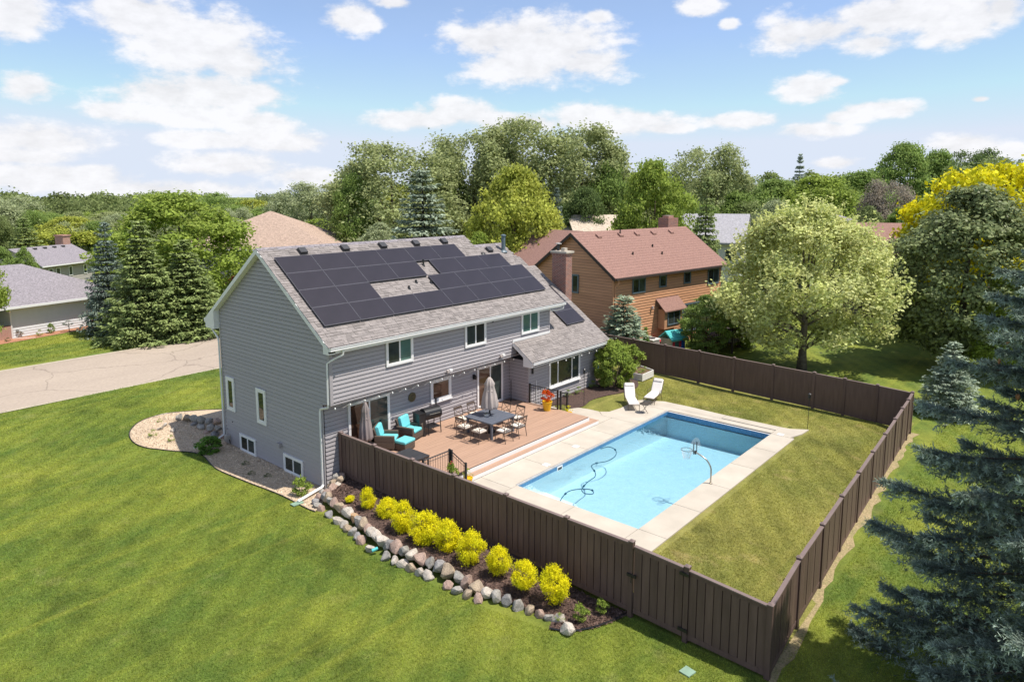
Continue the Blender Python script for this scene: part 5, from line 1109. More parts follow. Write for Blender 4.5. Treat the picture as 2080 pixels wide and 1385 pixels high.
mk('A', 1, 'mid', 12, .8, 4.6, 70, 27000, .19)
mk('B', 2, 'mid', 12, 1.0, 5.2, 95, 30000, .185, prof='egg', lobe=(.16,.28))
mk('C', 3, 'olive', 12, .8, 4.8, 60, 34000, .15, prof='wide', lobe=(.18,.32), inner=.5, squash=1.0, tight=.30)
mk('E', 9, 'mid', 12, .6, 4.2, 130, 24000, .17, prof='oval', lobe=(.13,.22), inner=.75)
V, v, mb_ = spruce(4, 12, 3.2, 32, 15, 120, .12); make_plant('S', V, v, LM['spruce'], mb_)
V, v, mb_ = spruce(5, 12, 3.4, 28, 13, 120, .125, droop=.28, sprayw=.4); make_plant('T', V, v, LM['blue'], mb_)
rt2 = random.Random(21)
def gzf(x, y): return float(gz(x, y))
def tree(key, u, D, vtop, wpx, label, lm=None, squashw=None, hw=None, base=None, name='deciduous_tree', cat='tree', rz=None, group=None):
    """crown centred on column u, D metres away, crown top at photo row vtop, wpx wide"""
    if base is not None: p = atg(u, base); D = float(np.hypot(*(p[:2]-CAM[:2]))); xy = p[:2]
    else: xy = atD(u, D)
    g0 = gzf(*xy); top = zat(u, vtop, D); h = max(top-g0, 1.5)
    dep = D*math.cos(math.atan((u-1040)/F_)); W_ = wpx/F_*dep
    base_w = {'A':9.6,'B':10.4,'C':9.8,'S':6.8,'T':7.2,'E':8.6}.get(key, 10); s = (W_/base_w, W_/base_w, h/12)
    return put(key, (xy[0], xy[1], g0-.05), s, name, label, cat, rz if rz is not None else rt2.uniform(0,6), group, LM[lm] if lm else None)
# --- left of the house, across the street
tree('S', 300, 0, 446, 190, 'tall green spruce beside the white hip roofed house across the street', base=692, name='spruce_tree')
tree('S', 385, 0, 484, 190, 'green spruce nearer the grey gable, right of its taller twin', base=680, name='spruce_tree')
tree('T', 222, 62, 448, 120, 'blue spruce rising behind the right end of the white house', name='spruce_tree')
tree('B', 372, 70, 386, 300, 'big bright green tree behind the pair of spruces', 'bright')
tree('B', 150, 118, 438, 170, 'yellow-green tree behind the chimneyed grey house', 'limey')
tree('A', 240, 150, 430, 150, 'pale olive tree above the blue spruce', 'olive')
tree('E', 88, 122, 486, 36, 'left of two narrow dark conifers behind the grey roof', 'thuja', name='arborvitae_tree')
tree('E', 118, 122, 483, 34, 'right of two narrow dark conifers behind the grey roof', 'thuja', name='arborvitae_tree')
tree('T', 62, 112, 440, 110, 'dusky spruce with loose boughs left of the narrow conifers', 'spruce', name='spruce_tree')
tree('C', 20, 135, 398, 190, 'broad dark grey-green tree at the far left skyline', 'willow')
tree('A', -62, 58, 470, 130, 'bright leaved tree cut off by the left picture edge', 'bright')
tree('B', 15, 125, 450, 90, 'rounded green tree at the left edge below the grey-green one', 'mid')
tree('E', 55, 74, 500, 60, 'small round green tree in front of the chimneyed house', 'mid')
tree('E', 14, 76, 500, 70, 'bushy green tree left of the small round one at the white house roof', 'mid')
tree('C', 440, 150, 392, 160, 'rounded dull green tree behind the bright one, left of the tan roof', 'mid')
tree('B', 520, 175, 405, 150, 'soft green tree behind the tan pyramid roof', 'limey')
tree('C', 640, 118, 372, 180, 'silvery green willow-like tree right of the tan pyramid roof', 'willow')
tree('C', 590, 135, 395, 110, 'silvery tree tucked behind the tan roof hip', 'willow')
tree('E', 498, 78, 545, 70, 'reddish brown small tree under the tan house eave', 'red')
tree('A', 640, 122, 452, 90, 'low bright tree at the right hip of the tan roof', 'bright')
# --- behind the grey house
tree('C', 800, 92, 290, 290, 'tall olive tree behind the grey-blue spruce', 'olive')
tree('A', 722, 88, 352, 90, 'dark green tree at the left flank of the tall olive tree', 'mid')
tree('T', 862, 62, 343, 250, 'large grey-blue spruce above the solar roof', 'greyblue', name='spruce_tree')
tree('E', 775, 72, 452, 120, 'silvery bush-like tree left of the grey-blue spruce foot', 'willow')
tree('C', 965, 98, 262, 260, 'left part crown of the great elms on the skyline', 'olive')
tree('B', 905, 104, 285, 110, 'greener crown leaning out left of the great elms', 'mid')
tree('C', 1078, 100, 244, 300, 'highest elm crown in the middle of the skyline', 'olive')
tree('C', 1180, 96, 258, 250, 'right hand elm crown with bare limbs showing', 'olive')
tree('B', 1045, 60, 332, 215, 'golden green maple behind the metal roof pipe', 'limey')
tree('T', 1130, 70, 378, 70, 'slender blue spruce behind the golden green maple', name='spruce_tree')
tree('E', 975, 56, 470, 110, 'bright low tree between the solar roof ridge and the maple', 'bright')
tree('A', 1235, 92, 330, 110, 'green tree between the elms and the bright round tree', 'mid')
tree('B', 1325, 74, 320, 175, 'bright round tree behind the brown house ridge', 'bright')
tree('C', 1432, 104, 296, 210, 'grey-olive crown behind the tall dark spruce', 'olive')
tree('S', 1428, 62, 358, 105, 'tall dark spruce right of the brown house chimney', name='spruce_tree')
tree('A', 1180, 84, 380, 120, 'shaded green tree above the pale cedar roof', 'dark')
# --- right
tree('S', 1610, 190, 312, 60, 'lone far conifer standing clear on the right skyline', 'greyblue', name='pine_tree')
tree('B', 1560, 120, 362, 170, 'dense green tree behind the pale tree, left of centre', 'mid')
tree('A', 1660, 112, 355, 190, 'rounded green crown above the pale tree', 'bright')
tree('B', 1735, 125, 345, 170, 'leafy green crown left of the bare twiggy tree', 'mid')
tree('B', 1812, 150, 288, 150, 'tall medium green tree on the right skyline', 'mid')
tree('A', 1880, 160, 306, 110, 'green crown between the tall tree and the yellow tree', 'mid')
tree('C', 1790, 96, 368, 140, 'grey nearly bare twiggy tree left of the yellow one', 'twig')
tree('A', 1495, 100, 388, 110, 'low green tree above the grey gabled roof', 'mid')
tree('B', 1590, 88, 420, 120, 'dark green tree behind the top of the pale tree', 'mid')
tree('B', 1860, 80, 430, 160, 'green tree under the yellow crown behind the brown roof', 'mid')
tree('C', 1960, 220, 305, 150, 'dark far tree top above the yellow crown', 'dark')
# yellow tree: layered flat sprays
V, v, c, rl = decid(31, 12, 3, 6.5, 70, 26000, .24, prof='wide', lobe=(.16,.26), squash=.35, inner=.35); make_plant('Y', V, v, LM['yellow'], trunkmesh(31,12,3,.28,c,12))
xy = atD(2010, 62); s = 380/F_*62*.78/13; put('Y', (xy[0],xy[1],0), (s,s,(zat(2000,318,62))/12), 'deciduous_tree', 'big golden yellow tree at the right edge of the skyline', 'tree', 1)
xy = atD(1905, 66); put('Y', (xy[0],xy[1],0), (.5,.5,(zat(1900,392,66))/12), 'deciduous_tree', 'lower yellow crown left of the big golden tree', 'tree', 4)
# pale maple in the neighbour's lawn
V, v, c, rl = decid(41, 12, 2.2, 5.2, 100, 36000, .145, prof='egg', lobe=(.11,.22), spike=900, inner=.42, tight=.36, squash=1.15); make_plant('M', V, v, LM['pale'], trunkmesh(41,12,2.2,.27,c,26), 'greybark')
p = atg(1628,752); D_ = float(np.hypot(*(p[:2]-CAM[:2]))); hh_ = zat(1628,415,D_)-p[2]; put('M', (p[0],p[1],p[2]-.1), (355/F_*D_*.92/10.2,)*2+(hh_/12.4,), 'deciduous_tree', 'pale cream and green maple on the lawn beyond the back fence', 'tree', .4)
V, v, c, rl = decid(42, 12, 1.0, 4.6, 110, 42000, .165, prof='egg', lobe=(.17,.27), inner=.7, bias=.9); make_plant('N', V, v, LM['darkmaple'], trunkmesh(42,12,1.4,.3,c,14))
p = atg(1945,748); D_ = float(np.hypot(*(p[:2]-CAM[:2]))); hh_ = zat(1930,372,D_)-p[2]; put('N', (p[0],p[1],p[2]-.1), (300/F_*D_*.86/9.2,)*2+(hh_/12,), 'deciduous_tree', 'dense dark glossy maple shading the lawn at right', 'tree', 2)
tree('E', 1432, 0, 598, 120, 'bushy dark green small tree by the brown house deck', 'mid', base=722, name='small_tree')
tree('E', 1500, 0, 560, 130, 'bright green small tree behind the bushy dark one', 'bright', base=705, name='small_tree')
tree('T', 1925, 0, 690, 150, 'young silver-blue spruce just outside the far fence corner', 'greyblue', base=842, name='spruce_tree')
tree('A', 2060, 50, 560, 160, 'bright green tree glimpsed between the maple and the near spruce', 'bright')
# the near blue spruce: boughs of short bristling twigs
def near_spruce(seed, Ht, Rr):
    rng = np.random.default_rng(seed); mb = MB(); mb.tube([(0,0,-.1),(0,0,Ht*.5),(0,0,Ht*.98)], [.22,.13,.02], 9); Q, A = [], []
    nlev = 26; tw_p, tw_d, tw_v = [], [], []
    for i in range(nlev):
        h = (i+.2)/nlev; z0 = .3+(Ht-.3)*h; L0 = Rr*(1-h)**.72+.25; k = 8 if h < .7 else 6; a0 = rng.random()*6.28
        for j in range(k):
            a = a0+j*2*np.pi/k+rng.normal()*.2; L_ = L0*rng.uniform(.62,1.15); dr = .30*rng.uniform(.6,1.3)*(1-h*.8)
            dv = np.array([math.cos(a),math.sin(a),0]); sv = np.array([-math.sin(a),math.cos(a),0]); f = lambda s: z0+L_*(-dr*1.2*s+dr*1.05*s*s)
            mb.tube([tuple(dv*L_*s+np.array([0,0,f(s)])) for s in (0,.35,.7,.98)], [.03*L_/3+.012,.022*L_/3+.008,.012,.005], 5, False)
            m = int(26*L_)
            s = rng.random(m)**.6*.82+.18; sd = rng.choice([-1,1], m); wl = L_*.26*np.sin(np.pi*np.clip(s*.75+.2,0,1))*rng.uniform(.35,1.1,m)
            base = dv*(L_*s)[:,None]; base[:,2] = z0+L_*(-dr*1.2*s+dr*1.05*s*s)
            dirn = unit(dv[None,:]*.75+sv[None,:]*sd[:,None]*.8+np.array([0,0,-.18])+rng.normal(size=(m,3))*.22)
            q = 4
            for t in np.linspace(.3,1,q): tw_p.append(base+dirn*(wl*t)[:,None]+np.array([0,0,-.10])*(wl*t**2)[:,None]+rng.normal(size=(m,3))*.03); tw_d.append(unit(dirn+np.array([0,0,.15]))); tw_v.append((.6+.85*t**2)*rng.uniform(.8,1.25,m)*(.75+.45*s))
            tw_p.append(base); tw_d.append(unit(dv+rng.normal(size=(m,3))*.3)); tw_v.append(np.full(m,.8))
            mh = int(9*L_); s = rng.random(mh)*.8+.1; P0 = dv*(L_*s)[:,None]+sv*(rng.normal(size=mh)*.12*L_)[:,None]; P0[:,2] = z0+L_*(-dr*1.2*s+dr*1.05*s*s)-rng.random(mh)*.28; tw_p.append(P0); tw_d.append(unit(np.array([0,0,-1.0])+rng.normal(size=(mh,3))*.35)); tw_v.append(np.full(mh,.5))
    P = np.concatenate(tw_p); D_ = np.concatenate(tw_d); v = np.concatenate(tw_v); n = len(P); K = 9
    Pn = np.repeat(P,K,0)+np.repeat(D_,K,0)*rng.uniform(-.10,.10,(n*K,1)); Dn = np.repeat(D_,K,0); rad = unit(np.cross(Dn, rng.normal(size=(n*K,3)))); nd = unit(Dn*.75+rad*.8)
    ln = rng.uniform(.055,.10,(n*K,1)); b = unit(np.cross(nd, rng.normal(size=(n*K,3))))*.011
    V = np.stack([Pn-b, Pn+b, Pn+nd*ln+b*.4, Pn+nd*ln-b*.4], 1)
    return V, np.repeat(v,K)*rng.uniform(.8,1.2,n*K), mb
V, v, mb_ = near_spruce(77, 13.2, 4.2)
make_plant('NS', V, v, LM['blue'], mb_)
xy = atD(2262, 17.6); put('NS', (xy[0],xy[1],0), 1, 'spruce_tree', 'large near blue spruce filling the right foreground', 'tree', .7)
cone_m = MB().lathe([(.012,0),(.03,.03),(.028,.08),(.008,.12)][::1],(0,0,0),7).mesh('spruce_cone', mat('cone_brown', (.42,.20,.08), .8, var=.2)); nsr = bpy.data.objects['spruce_tree']
nsr = [o for o in col.objects if o.get('label','').startswith('large near blue')][0]; rk = random.Random(4)
for i in range(46):
    k_ = rk.uniform(.55,.86); z_ = .3+12.9*k_; r_ = 4.2*(1-k_)**.72*rk.uniform(.55,.85); a_ = rk.uniform(0,6.28)
    for j in range(rk.choice([1,2,3])):
        o = bpy.data.objects.new('spruce_cone', cone_m); col.objects.link(o); o.parent = nsr; o.location = (r_*math.cos(a_)+rk.gauss(0,.05), r_*math.sin(a_)+rk.gauss(0,.05), z_-.22-r_*.08); o.rotation_euler = (math.pi+rk.gauss(0,.2), rk.gauss(0,.2), 0)
print('near spruce faces', len(V))
# --- far woods as one mass
def woods(name, specs, seed, lm, nl=34, per=34):
    rng = np.random.default_rng(seed); VV, vv = [], []
    for (u0, u1, D0, D1, n, vt0, vt1) in specs:
        for i in range(n):
            u = rng.uniform(u0, u1); D = rng.uniform(D0, D1); xy = atD(u, D); h = zat(u, rng.uniform(vt0, vt1), D); r_ = rng.uniform(4.5, 7.5)*max(1, D/220)
            ls = .42*max(1, D/190); V, v, c, rl = decid(int(rng.integers(1e9)), h, max(0,h*.05), r_, nl, nl*per, ls, lobe=(.24,.4), inner=.6, sub=6)
            VV.append(V+np.array([xy[0],xy[1],0])); vv.append(v*rng.uniform(.7,1.25))
    return soup(name, np.concatenate(VV), None, LM[lm], None, np.concatenate(vv), kind='stuff')
woods('distant_woods', [(-60,760,160,240,70,398,425),(-60,760,240,420,60,388,402),(700,1300,140,260,40,340,400)], 3, 'far')
woods('distant_woods', [(1300,2150,140,220,60,350,400),(1300,2150,220,420,50,338,372),(1900,2150,120,200,16,318,340)], 4, 'far')
wr_ = random.Random(99); WC = {'mid':'green','olive':'olive','bright':'bright green','limey':'yellow-green','far':'dull green','willow':'silvery'}
wlab = lambda lb, q: (lb.replace('one of the ', 'one of the '+WC[q]+' ').replace(WC[q]+' green ', WC[q]+' ').replace(WC[q]+' mixed green', WC[q]).replace('mixed green ','').replace('green trees','trees').replace(WC[q]+' trees', WC[q]+' trees'), q)
for (u0,u1,D0,D1,n,v0,v1,lb,ks) in ((-60,210,112,150,16,425,452,'one of the mixed green trees filling the wood at far left','ABEC'),(210,560,118,160,22,418,452,'one of the green trees between the twin spruces and the tan roof','ABCE'),(640,760,100,135,10,425,462,'one of the trees behind the solar roof ridge, left of the tall olive tree','ABCE'),
  (760,1250,110,140,16,350,430,'one of the trees backing the elms','ABC'),(1240,1460,84,120,8,400,440,'one of the trees behind the brown house ridge','ABE'),(1450,1800,85,125,18,405,450,'one of the green trees in the wood behind the pale maple','ABEA'),(1800,2120,78,120,12,400,450,'one of the trees behind the dark maple at right','ABE')):
    for i in range(n): tree(wr_.choice(ks), u0+(u1-u0)*(i+wr_.random())/n, wr_.uniform(D0,D1), wr_.uniform(v0,v1), wr_.uniform(80,120), *wlab(lb, (q_ := wr_.choice(list(WC)))), group='woodland '+WC[q_]+lb[10:])
# ------------------------------------------------------------------ shrubs
def bush(seed, n, ls, lobes=26, prof='round', spike=0, lm='mid', key=None, Ht=1, cb=.0, Rr=.5, bias=.7, lobe=(.25,.4), **k):
    V, v, c, rl = decid(seed, Ht, cb, Rr, lobes, n, ls, prof=prof, spike=spike, bias=bias, lobe=lobe, **k); t = MB()
    for i in range(6): t.tube([(0,0,-.03),tuple(c[i]*.6+np.array([0,0,.02])),tuple(c[i])],[.02,.012,.006],4,False)
    make_plant(key, V, v, LM[lm], t)
for k_ in range(3): bush(50+k_, 10000, .026, 64, spike=190, lm='spirea', key='sp%d' % k_, up=.6, Rr=.54, lobe=(.26,.36), inner=.45, tight=.3)
SP = [((748,1032),32,46,'small golden shrub at the house end of the row'),((786,1048),44,40,'golden shrub second in the row, close behind the first'),((820,1076),50,62,'golden shrub third from the house end of the row'),
 ((862,1100),62,66,'widest golden shrub, fourth from the house end'),((910,1115),58,64,'golden shrub in the middle of the row, fifth from the house end'),((957,1142),58,68,'golden shrub sixth from the house end of the row'),
 ((1013,1162),50,58,'rounder golden shrub third from the gate end'),((1064,1190),54,56,'golden shrub second from the gate end'),((1124,1218),60,76,'last golden shrub of the row, nearest the gate')]
for i, ((u,v_), wp, hp, lb) in enumerate(SP):
    p = at(u, v_, .36 if v_ < 1200 else .2); dd = float((p-CAM)@fwv); put('sp%d' % (i % 3), (p[0],p[1],p[2]-.02), (wp*.94/F_*dd,wp*.94/F_*dd,hp*.98/F_*dd), 'golden_shrub', lb, 'shrub', i*1.3, 'golden shrubs along the fence', trunk='stems', crown='foliage')
put('sp1', tuple(at(711,1018,.38)), (.34,.34,.22), 'golden_shrub', 'tiny golden seedling alone near the house corner', 'shrub', 1, trunk='stems', crown='foliage')
bush(60, 5200, .045, 40, lm='thuja', key='gb', lobe=(.2,.3), inner=.85); bush(61, 22000, .030, 90, lm='bright', key='tall', lobe=(.16,.24), inner=.95, Rr=.52)
bush(62, 1500, .05, 14, lm='bright', key='loose', bias=.2, spike=30); bush(63, 900, .035, 10, lm='bright', key='tiny', bias=.2)
def shrub(key, u, v_, wp, hp, label, z=None, lm=None, name='shrub', rz=0, f=gz):
    p = atg(u, v_, f) if z is None else at(u, v_, z); dd = float((p-CAM)@fwv); return put(key, (p[0],p[1],p[2]-.02), (wp/F_*dd,wp/F_*dd,hp/F_*dd), name, label, 'shrub', rz, None, LM[lm] if lm else None, trunk='stems', crown='foliage')
shrub('gb', 425, 920, 50, 36, 'clipped round dark green boxwood below the gable downpipe', name='round_shrub')
shrub('loose', 614, 1005, 40, 40, 'bright green leafy shrub beside the near downpipe elbow', lm='bright', name='round_shrub')
shrub('tiny', 312, 888, 20, 17, 'small green clump in the gravel left of the boulders'); shrub('tiny', 349, 898, 15, 16, 'tiny sprig in the gravel below the boulder wall'); shrub('tiny', 325, 858, 12, 9, 'tiny plant on the upper gravel behind the boulders'); shrub('tiny', 368, 850, 9, 9, 'smallest sprout above the boulder wall')
for (u, v_, lb) in ((500,943,'flat dark sprig in shaded gravel, left'),(512,963,'flat dark sprig in shaded gravel, middle'),(545,968,'flat dark sprig in shaded gravel, right')): shrub('tiny', u, v_, 18, 8, lb, lm='dark')
shrub('loose', 1180, 1258, 34, 36, 'green perennial clump at the gate end of the mulch bed', z=.06, lm='bright'); shrub('loose', 1223, 1242, 28, 30, 'green perennial clump nearest the fence by the gate', z=.08, lm='bright'); shrub('tiny', 1138, 1260, 22, 18, 'low green sprout left of the two perennials', z=.06)
shrub('tall', 1247, 786, 76, 96, 'big round dense green shrub at the corner of the house wing', z=.8, lm='bright', name='round_shrub'); bpy.context.view_layer.update()
shrub('loose', 1282, 752, 52, 56, 'loose leafy shrub behind the round one', z=.75, lm='bright'); 
for (u, v_, lb) in ((1155,806,'low green plant in the mulch left of the garden torch'),(1176,800,'small plant in the mulch at the garden torch'),(1205,788,'green clump at the wing corner')): shrub('tiny', u, v_, 20, 16, lb, z=.82, lm='mid')
p = at(1205,782,.82); put('tiny', (p[0],p[1],p[2]), (.2,.2,.5), 'flower', 'yellow flowered sprig at the wing wall corner', 'flower', 0, None, LM['yellow'], trunk='stems', crown='foliage')
put('loose', (0,0,0), 1, 'croton_foliage', None); o = bpy.data.objects['croton_foliage']; 
for ch in list(o.children): bpy.data.objects.remove(ch)
bpy.data.objects.remove(o)
def potplant(par, key, loc, s, m, name='foliage'):
    o = bpy.data.objects.new(name, LIB[key][0]); col.objects.link(o); o.parent = par; o.location = loc; o.scale = s; o.material_slots[0].link = 'OBJECT'; o.material_slots[0].material = m
potplant(pot1, 'loose', (0,0,.42), (.62,.62,.62), LM['orange']); potplant(pot2, 'tiny', (0,0,.28), (.42,.42,.36), LM['limey']); potplant(pot3, 'tiny', (0,0,.18), (.4,.4,.34), LM['yellow']); potplant(bw, 'tiny', (0,0,.05), (.22,.22,.12), LM['dark'])
for i, (dx, dy) in enumerate(((-.4,.3),(.2,.4),(.5,-.2),(-.1,-.3))):
    o = bpy.data.objects.new('seedling', LIB['tiny'][0]); col.objects.link(o); o.parent = rb_; o.location = (dx, dy, .25); o.scale = (.5,.5,.3)
fp = empty('flower_pot', (1.9,-5.45,CZ), label='tall leafy plant with one red bloom behind the stair railing', cat='flower pot'); MB().lathe([(.12,0),(.16,.25)],(1.9,-5.45,CZ),12).build('pot', M['yellowpot'], fp); POS[fp.name] = (Vector((1.9,-5.45,CZ)),0)
potplant(fp, 'loose', (0,0,.25), (.45,.45,.8), LM['bright']); o = bpy.data.objects.new('bloom', LIB['tiny'][0]); col.objects.link(o); o.parent = fp; o.location = (.0,0,.95); o.scale = (.16,.16,.14); o.material_slots[0].link = 'OBJECT'; o.material_slots[0].material = M['playred']
# juniper and little cone tree by the brown house
V, v, mb_ = spruce(81, 4, 1.25, 26, 12, 46, .075, cb=.1, droop=-.55, power=.6, hang=0, asp=3.2, sprayw=.3); make_plant('J', V, v, LM['juniper'], mb_)
p = np.array([24.1,1.0,.5]); dd = float((p-CAM)@fwv); put('J', (p[0],p[1],.5), (104/F_*dd/2.3,)*2+(132/F_*dd/4,), 'juniper_tree', 'grey-green juniper against the brown gable corner', 'shrub', 0)
p = np.array([26.2,.5,.5]); put('J', (p[0],p[1],.5), (.34,.34,.5), 'arborvitae', 'small bright green cone shrub right of the juniper', 'shrub', 0, None, LM['thuja'])

# ------------------------------------------------------------------ neighbouring houses
BH = lempty('house', (24.35,1.83,0), R(-7), 'brown wood sided two-storey house with dark windows beyond the back fence', 'house')
bw_ = MB().box(.3,14.0,.4,7.8,.2,5.75).build('wall', M['browntrim'], BH)
siding(bw_, (0,.4,0), X_, NY, .3, 5.72, .195, lambda z: (.42,13.9), M['brownsiding'], d=.04)
MS2 = .705; z2 = lambda y: 5.9+MS2*min(y, 8.2-y)
gwb = MB().hexa([(.3,.4,.2),(.3,7.8,.2),(.3,7.8,z2(7.8)-.16),(.3,4.1,z2(4.1)-.16),(.3,.4,z2(.4)-.16)],[(.5,.4,.2),(.5,7.8,.2),(.5,7.8,z2(7.8)-.16),(.5,4.1,z2(4.1)-.16),(.5,.4,z2(.4)-.16)]).build('gable_wall', M['browntrim'], BH)
def bgf(z):
    lo, hi = .5, 7.75
    if z > z2(lo)-.16: k = (z+.16-5.9)/MS2; lo, hi = k, 8.2-k
    return (lo, hi) if hi > lo else None
siding(gwb, (.3,0,0), Y_, NX, .3, 8.7, .195, bgf, M['brownsiding'], d=.04)
for x, y in ((.26,.36),): MB().box(x-.02,x+.16,y-.02,y+.10,.3,5.7).build('corner_board', M['brownsiding'], BH)
rfb = MB().hexa([(0,0,5.75),(14.3,0,5.75),(14.3,4.1,z2(4.1)-.15),(0,4.1,z2(4.1)-.15)],[(0,0,5.9),(14.3,0,5.9),(14.3,4.1,z2(4.1)),(0,4.1,z2(4.1))]).build('roof', M['brownroof'], BH)
MB().hexa([(0,4.1,z2(4.1)-.15),(14.3,4.1,z2(4.1)-.15),(14.3,8.2,5.75),(0,8.2,5.75)],[(0,4.1,z2(4.1)),(14.3,4.1,z2(4.1)),(14.3,8.2,5.9),(0,8.2,5.9)]).build('back_slope', M['brownroof'], rfb)
c2_ = 1/math.hypot(1,MS2); k_ = 0; crs = MB()
while k_*.28*c2_ < 4.0:
    y0 = k_*.28*c2_-.02; crs.hexa([(-.02,y0,5.9+MS2*y0+.002),(14.32,y0,5.9+MS2*y0+.002),(14.32,y0+.25,5.9+MS2*(y0+.25)+.002),(-.02,y0+.25,5.9+MS2*(y0+.25)+.002)],[(-.02,y0,5.9+MS2*y0+.022),(14.32,y0,5.9+MS2*y0+.022),(14.32,y0+.25,5.9+MS2*(y0+.25)+.006),(-.02,y0+.25,5.9+MS2*(y0+.25)+.006)]); k_ += 1
o = crs.build('shingle_courses', M['brownroof'], rfb); o['kind'] = 'stuff'
for (ya, yb) in ((0,4.1),(4.1,8.2)): MB().hexa([(-.05,ya,z2(ya)-.24),(-.022,ya,z2(ya)-.24),(-.022,yb,z2(yb)-.24),(-.05,yb,z2(yb)-.24)],[(-.05,ya,z2(ya)),(-.022,ya,z2(ya)),(-.022,yb,z2(yb)),(-.05,yb,z2(yb))]).build('rake_board', M['browntrim'], BH)
MB().box(0,14.3,-.13,-.025,5.74,5.88).build('gutter', M['browntrim'], BH)
MB().tube([(.35,-.05,5.75),(.35,.0,5.5),(.40,.30,5.3),(.40,.30,.4)],.045,5).build('downpipe', M['brownsiding'], BH)
ob = (0,.36,0)
for a0_, a1_, q0, q1, np_ in ((2.3,3.8,4.6,5.66,2),(5.45,6.35,4.75,5.66,1),(8.6,9.5,4.75,5.66,1),(11.9,13.5,4.4,5.66,2),(2.5,3.3,1.9,2.9,1)):
    window(BH, ob, X_, NY, a0_, a1_, q0, q1, 0, [('glassdark' if i else 'glass',1) for i in range(np_)], fw=.07, sill=False, fm=M['ventpipe'])
window(BH, (.26,0,0), Y_, NX, 3.5, 4.15, 4.5, 5.85, 0, [('glass',1)], fw=.08, sill=False, fm=M['ventpipe'])
window(BH, ob, X_, NY, 8.5, 12.6, 1.0, 3.2, 0, [('glassdark',1),('glass',1)], fw=.08, sill=False, fm=M['ventpipe'], name='patio_door')
by_ = MB().box(5.4,7.6,-.25,.33,1.75,3.2).build('bay_window', M['brownsiding'], BH)
MB().hexa([(5.1,-.5,3.05),(7.9,-.5,3.05),(7.9,.35,3.85),(5.1,.35,3.85)],[(5.1,-.5,3.13),(7.9,-.5,3.13),(7.9,.35,3.97),(5.1,.35,3.97)]).build('bay_roof', M['brownroof'], by_)
window(BH, (0,-.255,0), X_, NY, 5.75, 7.3, 2.0, 3.02, 0, [('glassdark',1),('glass',1)], fw=.06, sill=False, fm=M['ventpipe'])
MB().box(4.55,4.68,.2,.33,3.3,3.5).build('wall_lamp', M['canvas'], BH)
for x in (2.2,4.7,6.7,8.8,11.2): MB().hexa([(x,3.4,z2(3.4)+.02),(x+.4,3.4,z2(3.4)+.02),(x+.4,3.7,z2(3.7)+.02),(x,3.7,z2(3.7)+.02)],[(x,3.4,z2(3.4)+.16),(x+.4,3.4,z2(3.4)+.16),(x+.4,3.7,z2(3.7)+.16),(x,3.7,z2(3.7)+.16)]).build('roof_vent', M['brownroof'], BH)
for x, y in ((4.1,1.75),(7.2,2.3),(7.4,1.55)): MB().tube([(x,y,z2(y)),(x,y,z2(y)+.22)],.06,8).build('vent_stack', M['blackmetal'], BH)
MB().tube([(4.9,3.6,z2(3.6)),(4.9,3.6,z2(3.6)+.45)],.05,8).build('vent_stack', M['blackmetal'], BH)
cb_ = MB().box(11.9,13.3,4.2,5.2,6,9.55).build('chimney', M['brick'], BH); MB().box(12.2,12.9,4.4,5.0,9.551,9.75).build('chimney_pot', M['brick2'], cb_)
# street-side wing, its roof seen to the left of the gable
wg = MB().box(1.2,9.5,8.0,13.0,.2,5.2).build('wing_wall', M['brownsiding'], BH)
MB().hexa([(.9,7.6,5.5),(5.2,7.6,8.45),(5.2,12.6,8.45),(.9,12.6,5.5)],[(.9,7.6,5.65),(5.2,7.6,8.6),(5.2,12.6,8.6),(.9,12.6,5.65)]).build('wing_roof', M['brownroof'], wg)
MB().hexa([(5.2,7.6,8.45),(9.5,7.6,5.5),(9.5,12.6,5.5),(5.2,12.6,8.45)],[(5.2,7.6,8.6),(9.5,7.6,5.65),(9.5,12.6,5.65),(5.2,12.6,8.6)]).build('wing_roof', M['brownroof'], wg)
# things by the brown house
dk_ = empty('timber_deck', (32,1,.8), label='dark railed timber deck behind the small trees at the brown house', cat='deck')
MB().box(31.6,37.5,-3.4,-.2,.95,1.08).build('deck_floor', M['browntrim'], dk_)
for i in range(22): MB().box(31.62,31.66,-3.4+i*.145,-3.36+i*.145,1.08,1.95).build('baluster', M['browntrim'], dk_)
for i in range(20): MB().box(31.7+i*.28,31.74+i*.28,-3.42,-3.38,1.08,1.95).build('baluster', M['browntrim'], dk_)
MB().box(31.58,31.7,-3.42,-.2,1.95,2.03).build('handrail', M['browntrim'], dk_); MB().box(31.7,37.5,-3.44,-3.36,1.95,2.03).build('handrail', M['browntrim'], dk_)
for x, y in ((31.64,-3.4),(31.64,-.3),(34.5,-3.4),(37.4,-3.4)): MB().box(x-.06,x+.06,y-.06,y+.06,.3,2.1).build('post', M['browntrim'], dk_)
p = np.array([27.5,.75,.45]); au = lempty('air_conditioner', (p[0],p[1],.45), R(-7), 'tan air conditioner unit standing by the brown wall', 'air conditioner')
MB().box(-.42,.42,-.42,.42,0,.95).build('cabinet', M['acm'], au, bevel=.03); MB().box(-.46,.46,-.46,.46,.951,1.03).build('lid', M['planterw'], au); MB().lathe([(.3,1.031),(.3,1.06),(.05,1.07)],(0,0,0),16).build('fan_grille', M['vent'], au)
for i in range(7): MB().box(-.40,.40,-.435,-.421,.12+i*.11,.17+i*.11).build('louvre', M['acm'], au)
p = at(1364,716,.42); ph = lempty('playhouse', (p[0]+.4,p[1],.42), R(-15), 'toy playhouse with teal roof, red shutters and blue door', 'playhouse')
MB().box(-.85,.55,-.5,.5,0,1.05).build('wall', M['playtan'], ph)
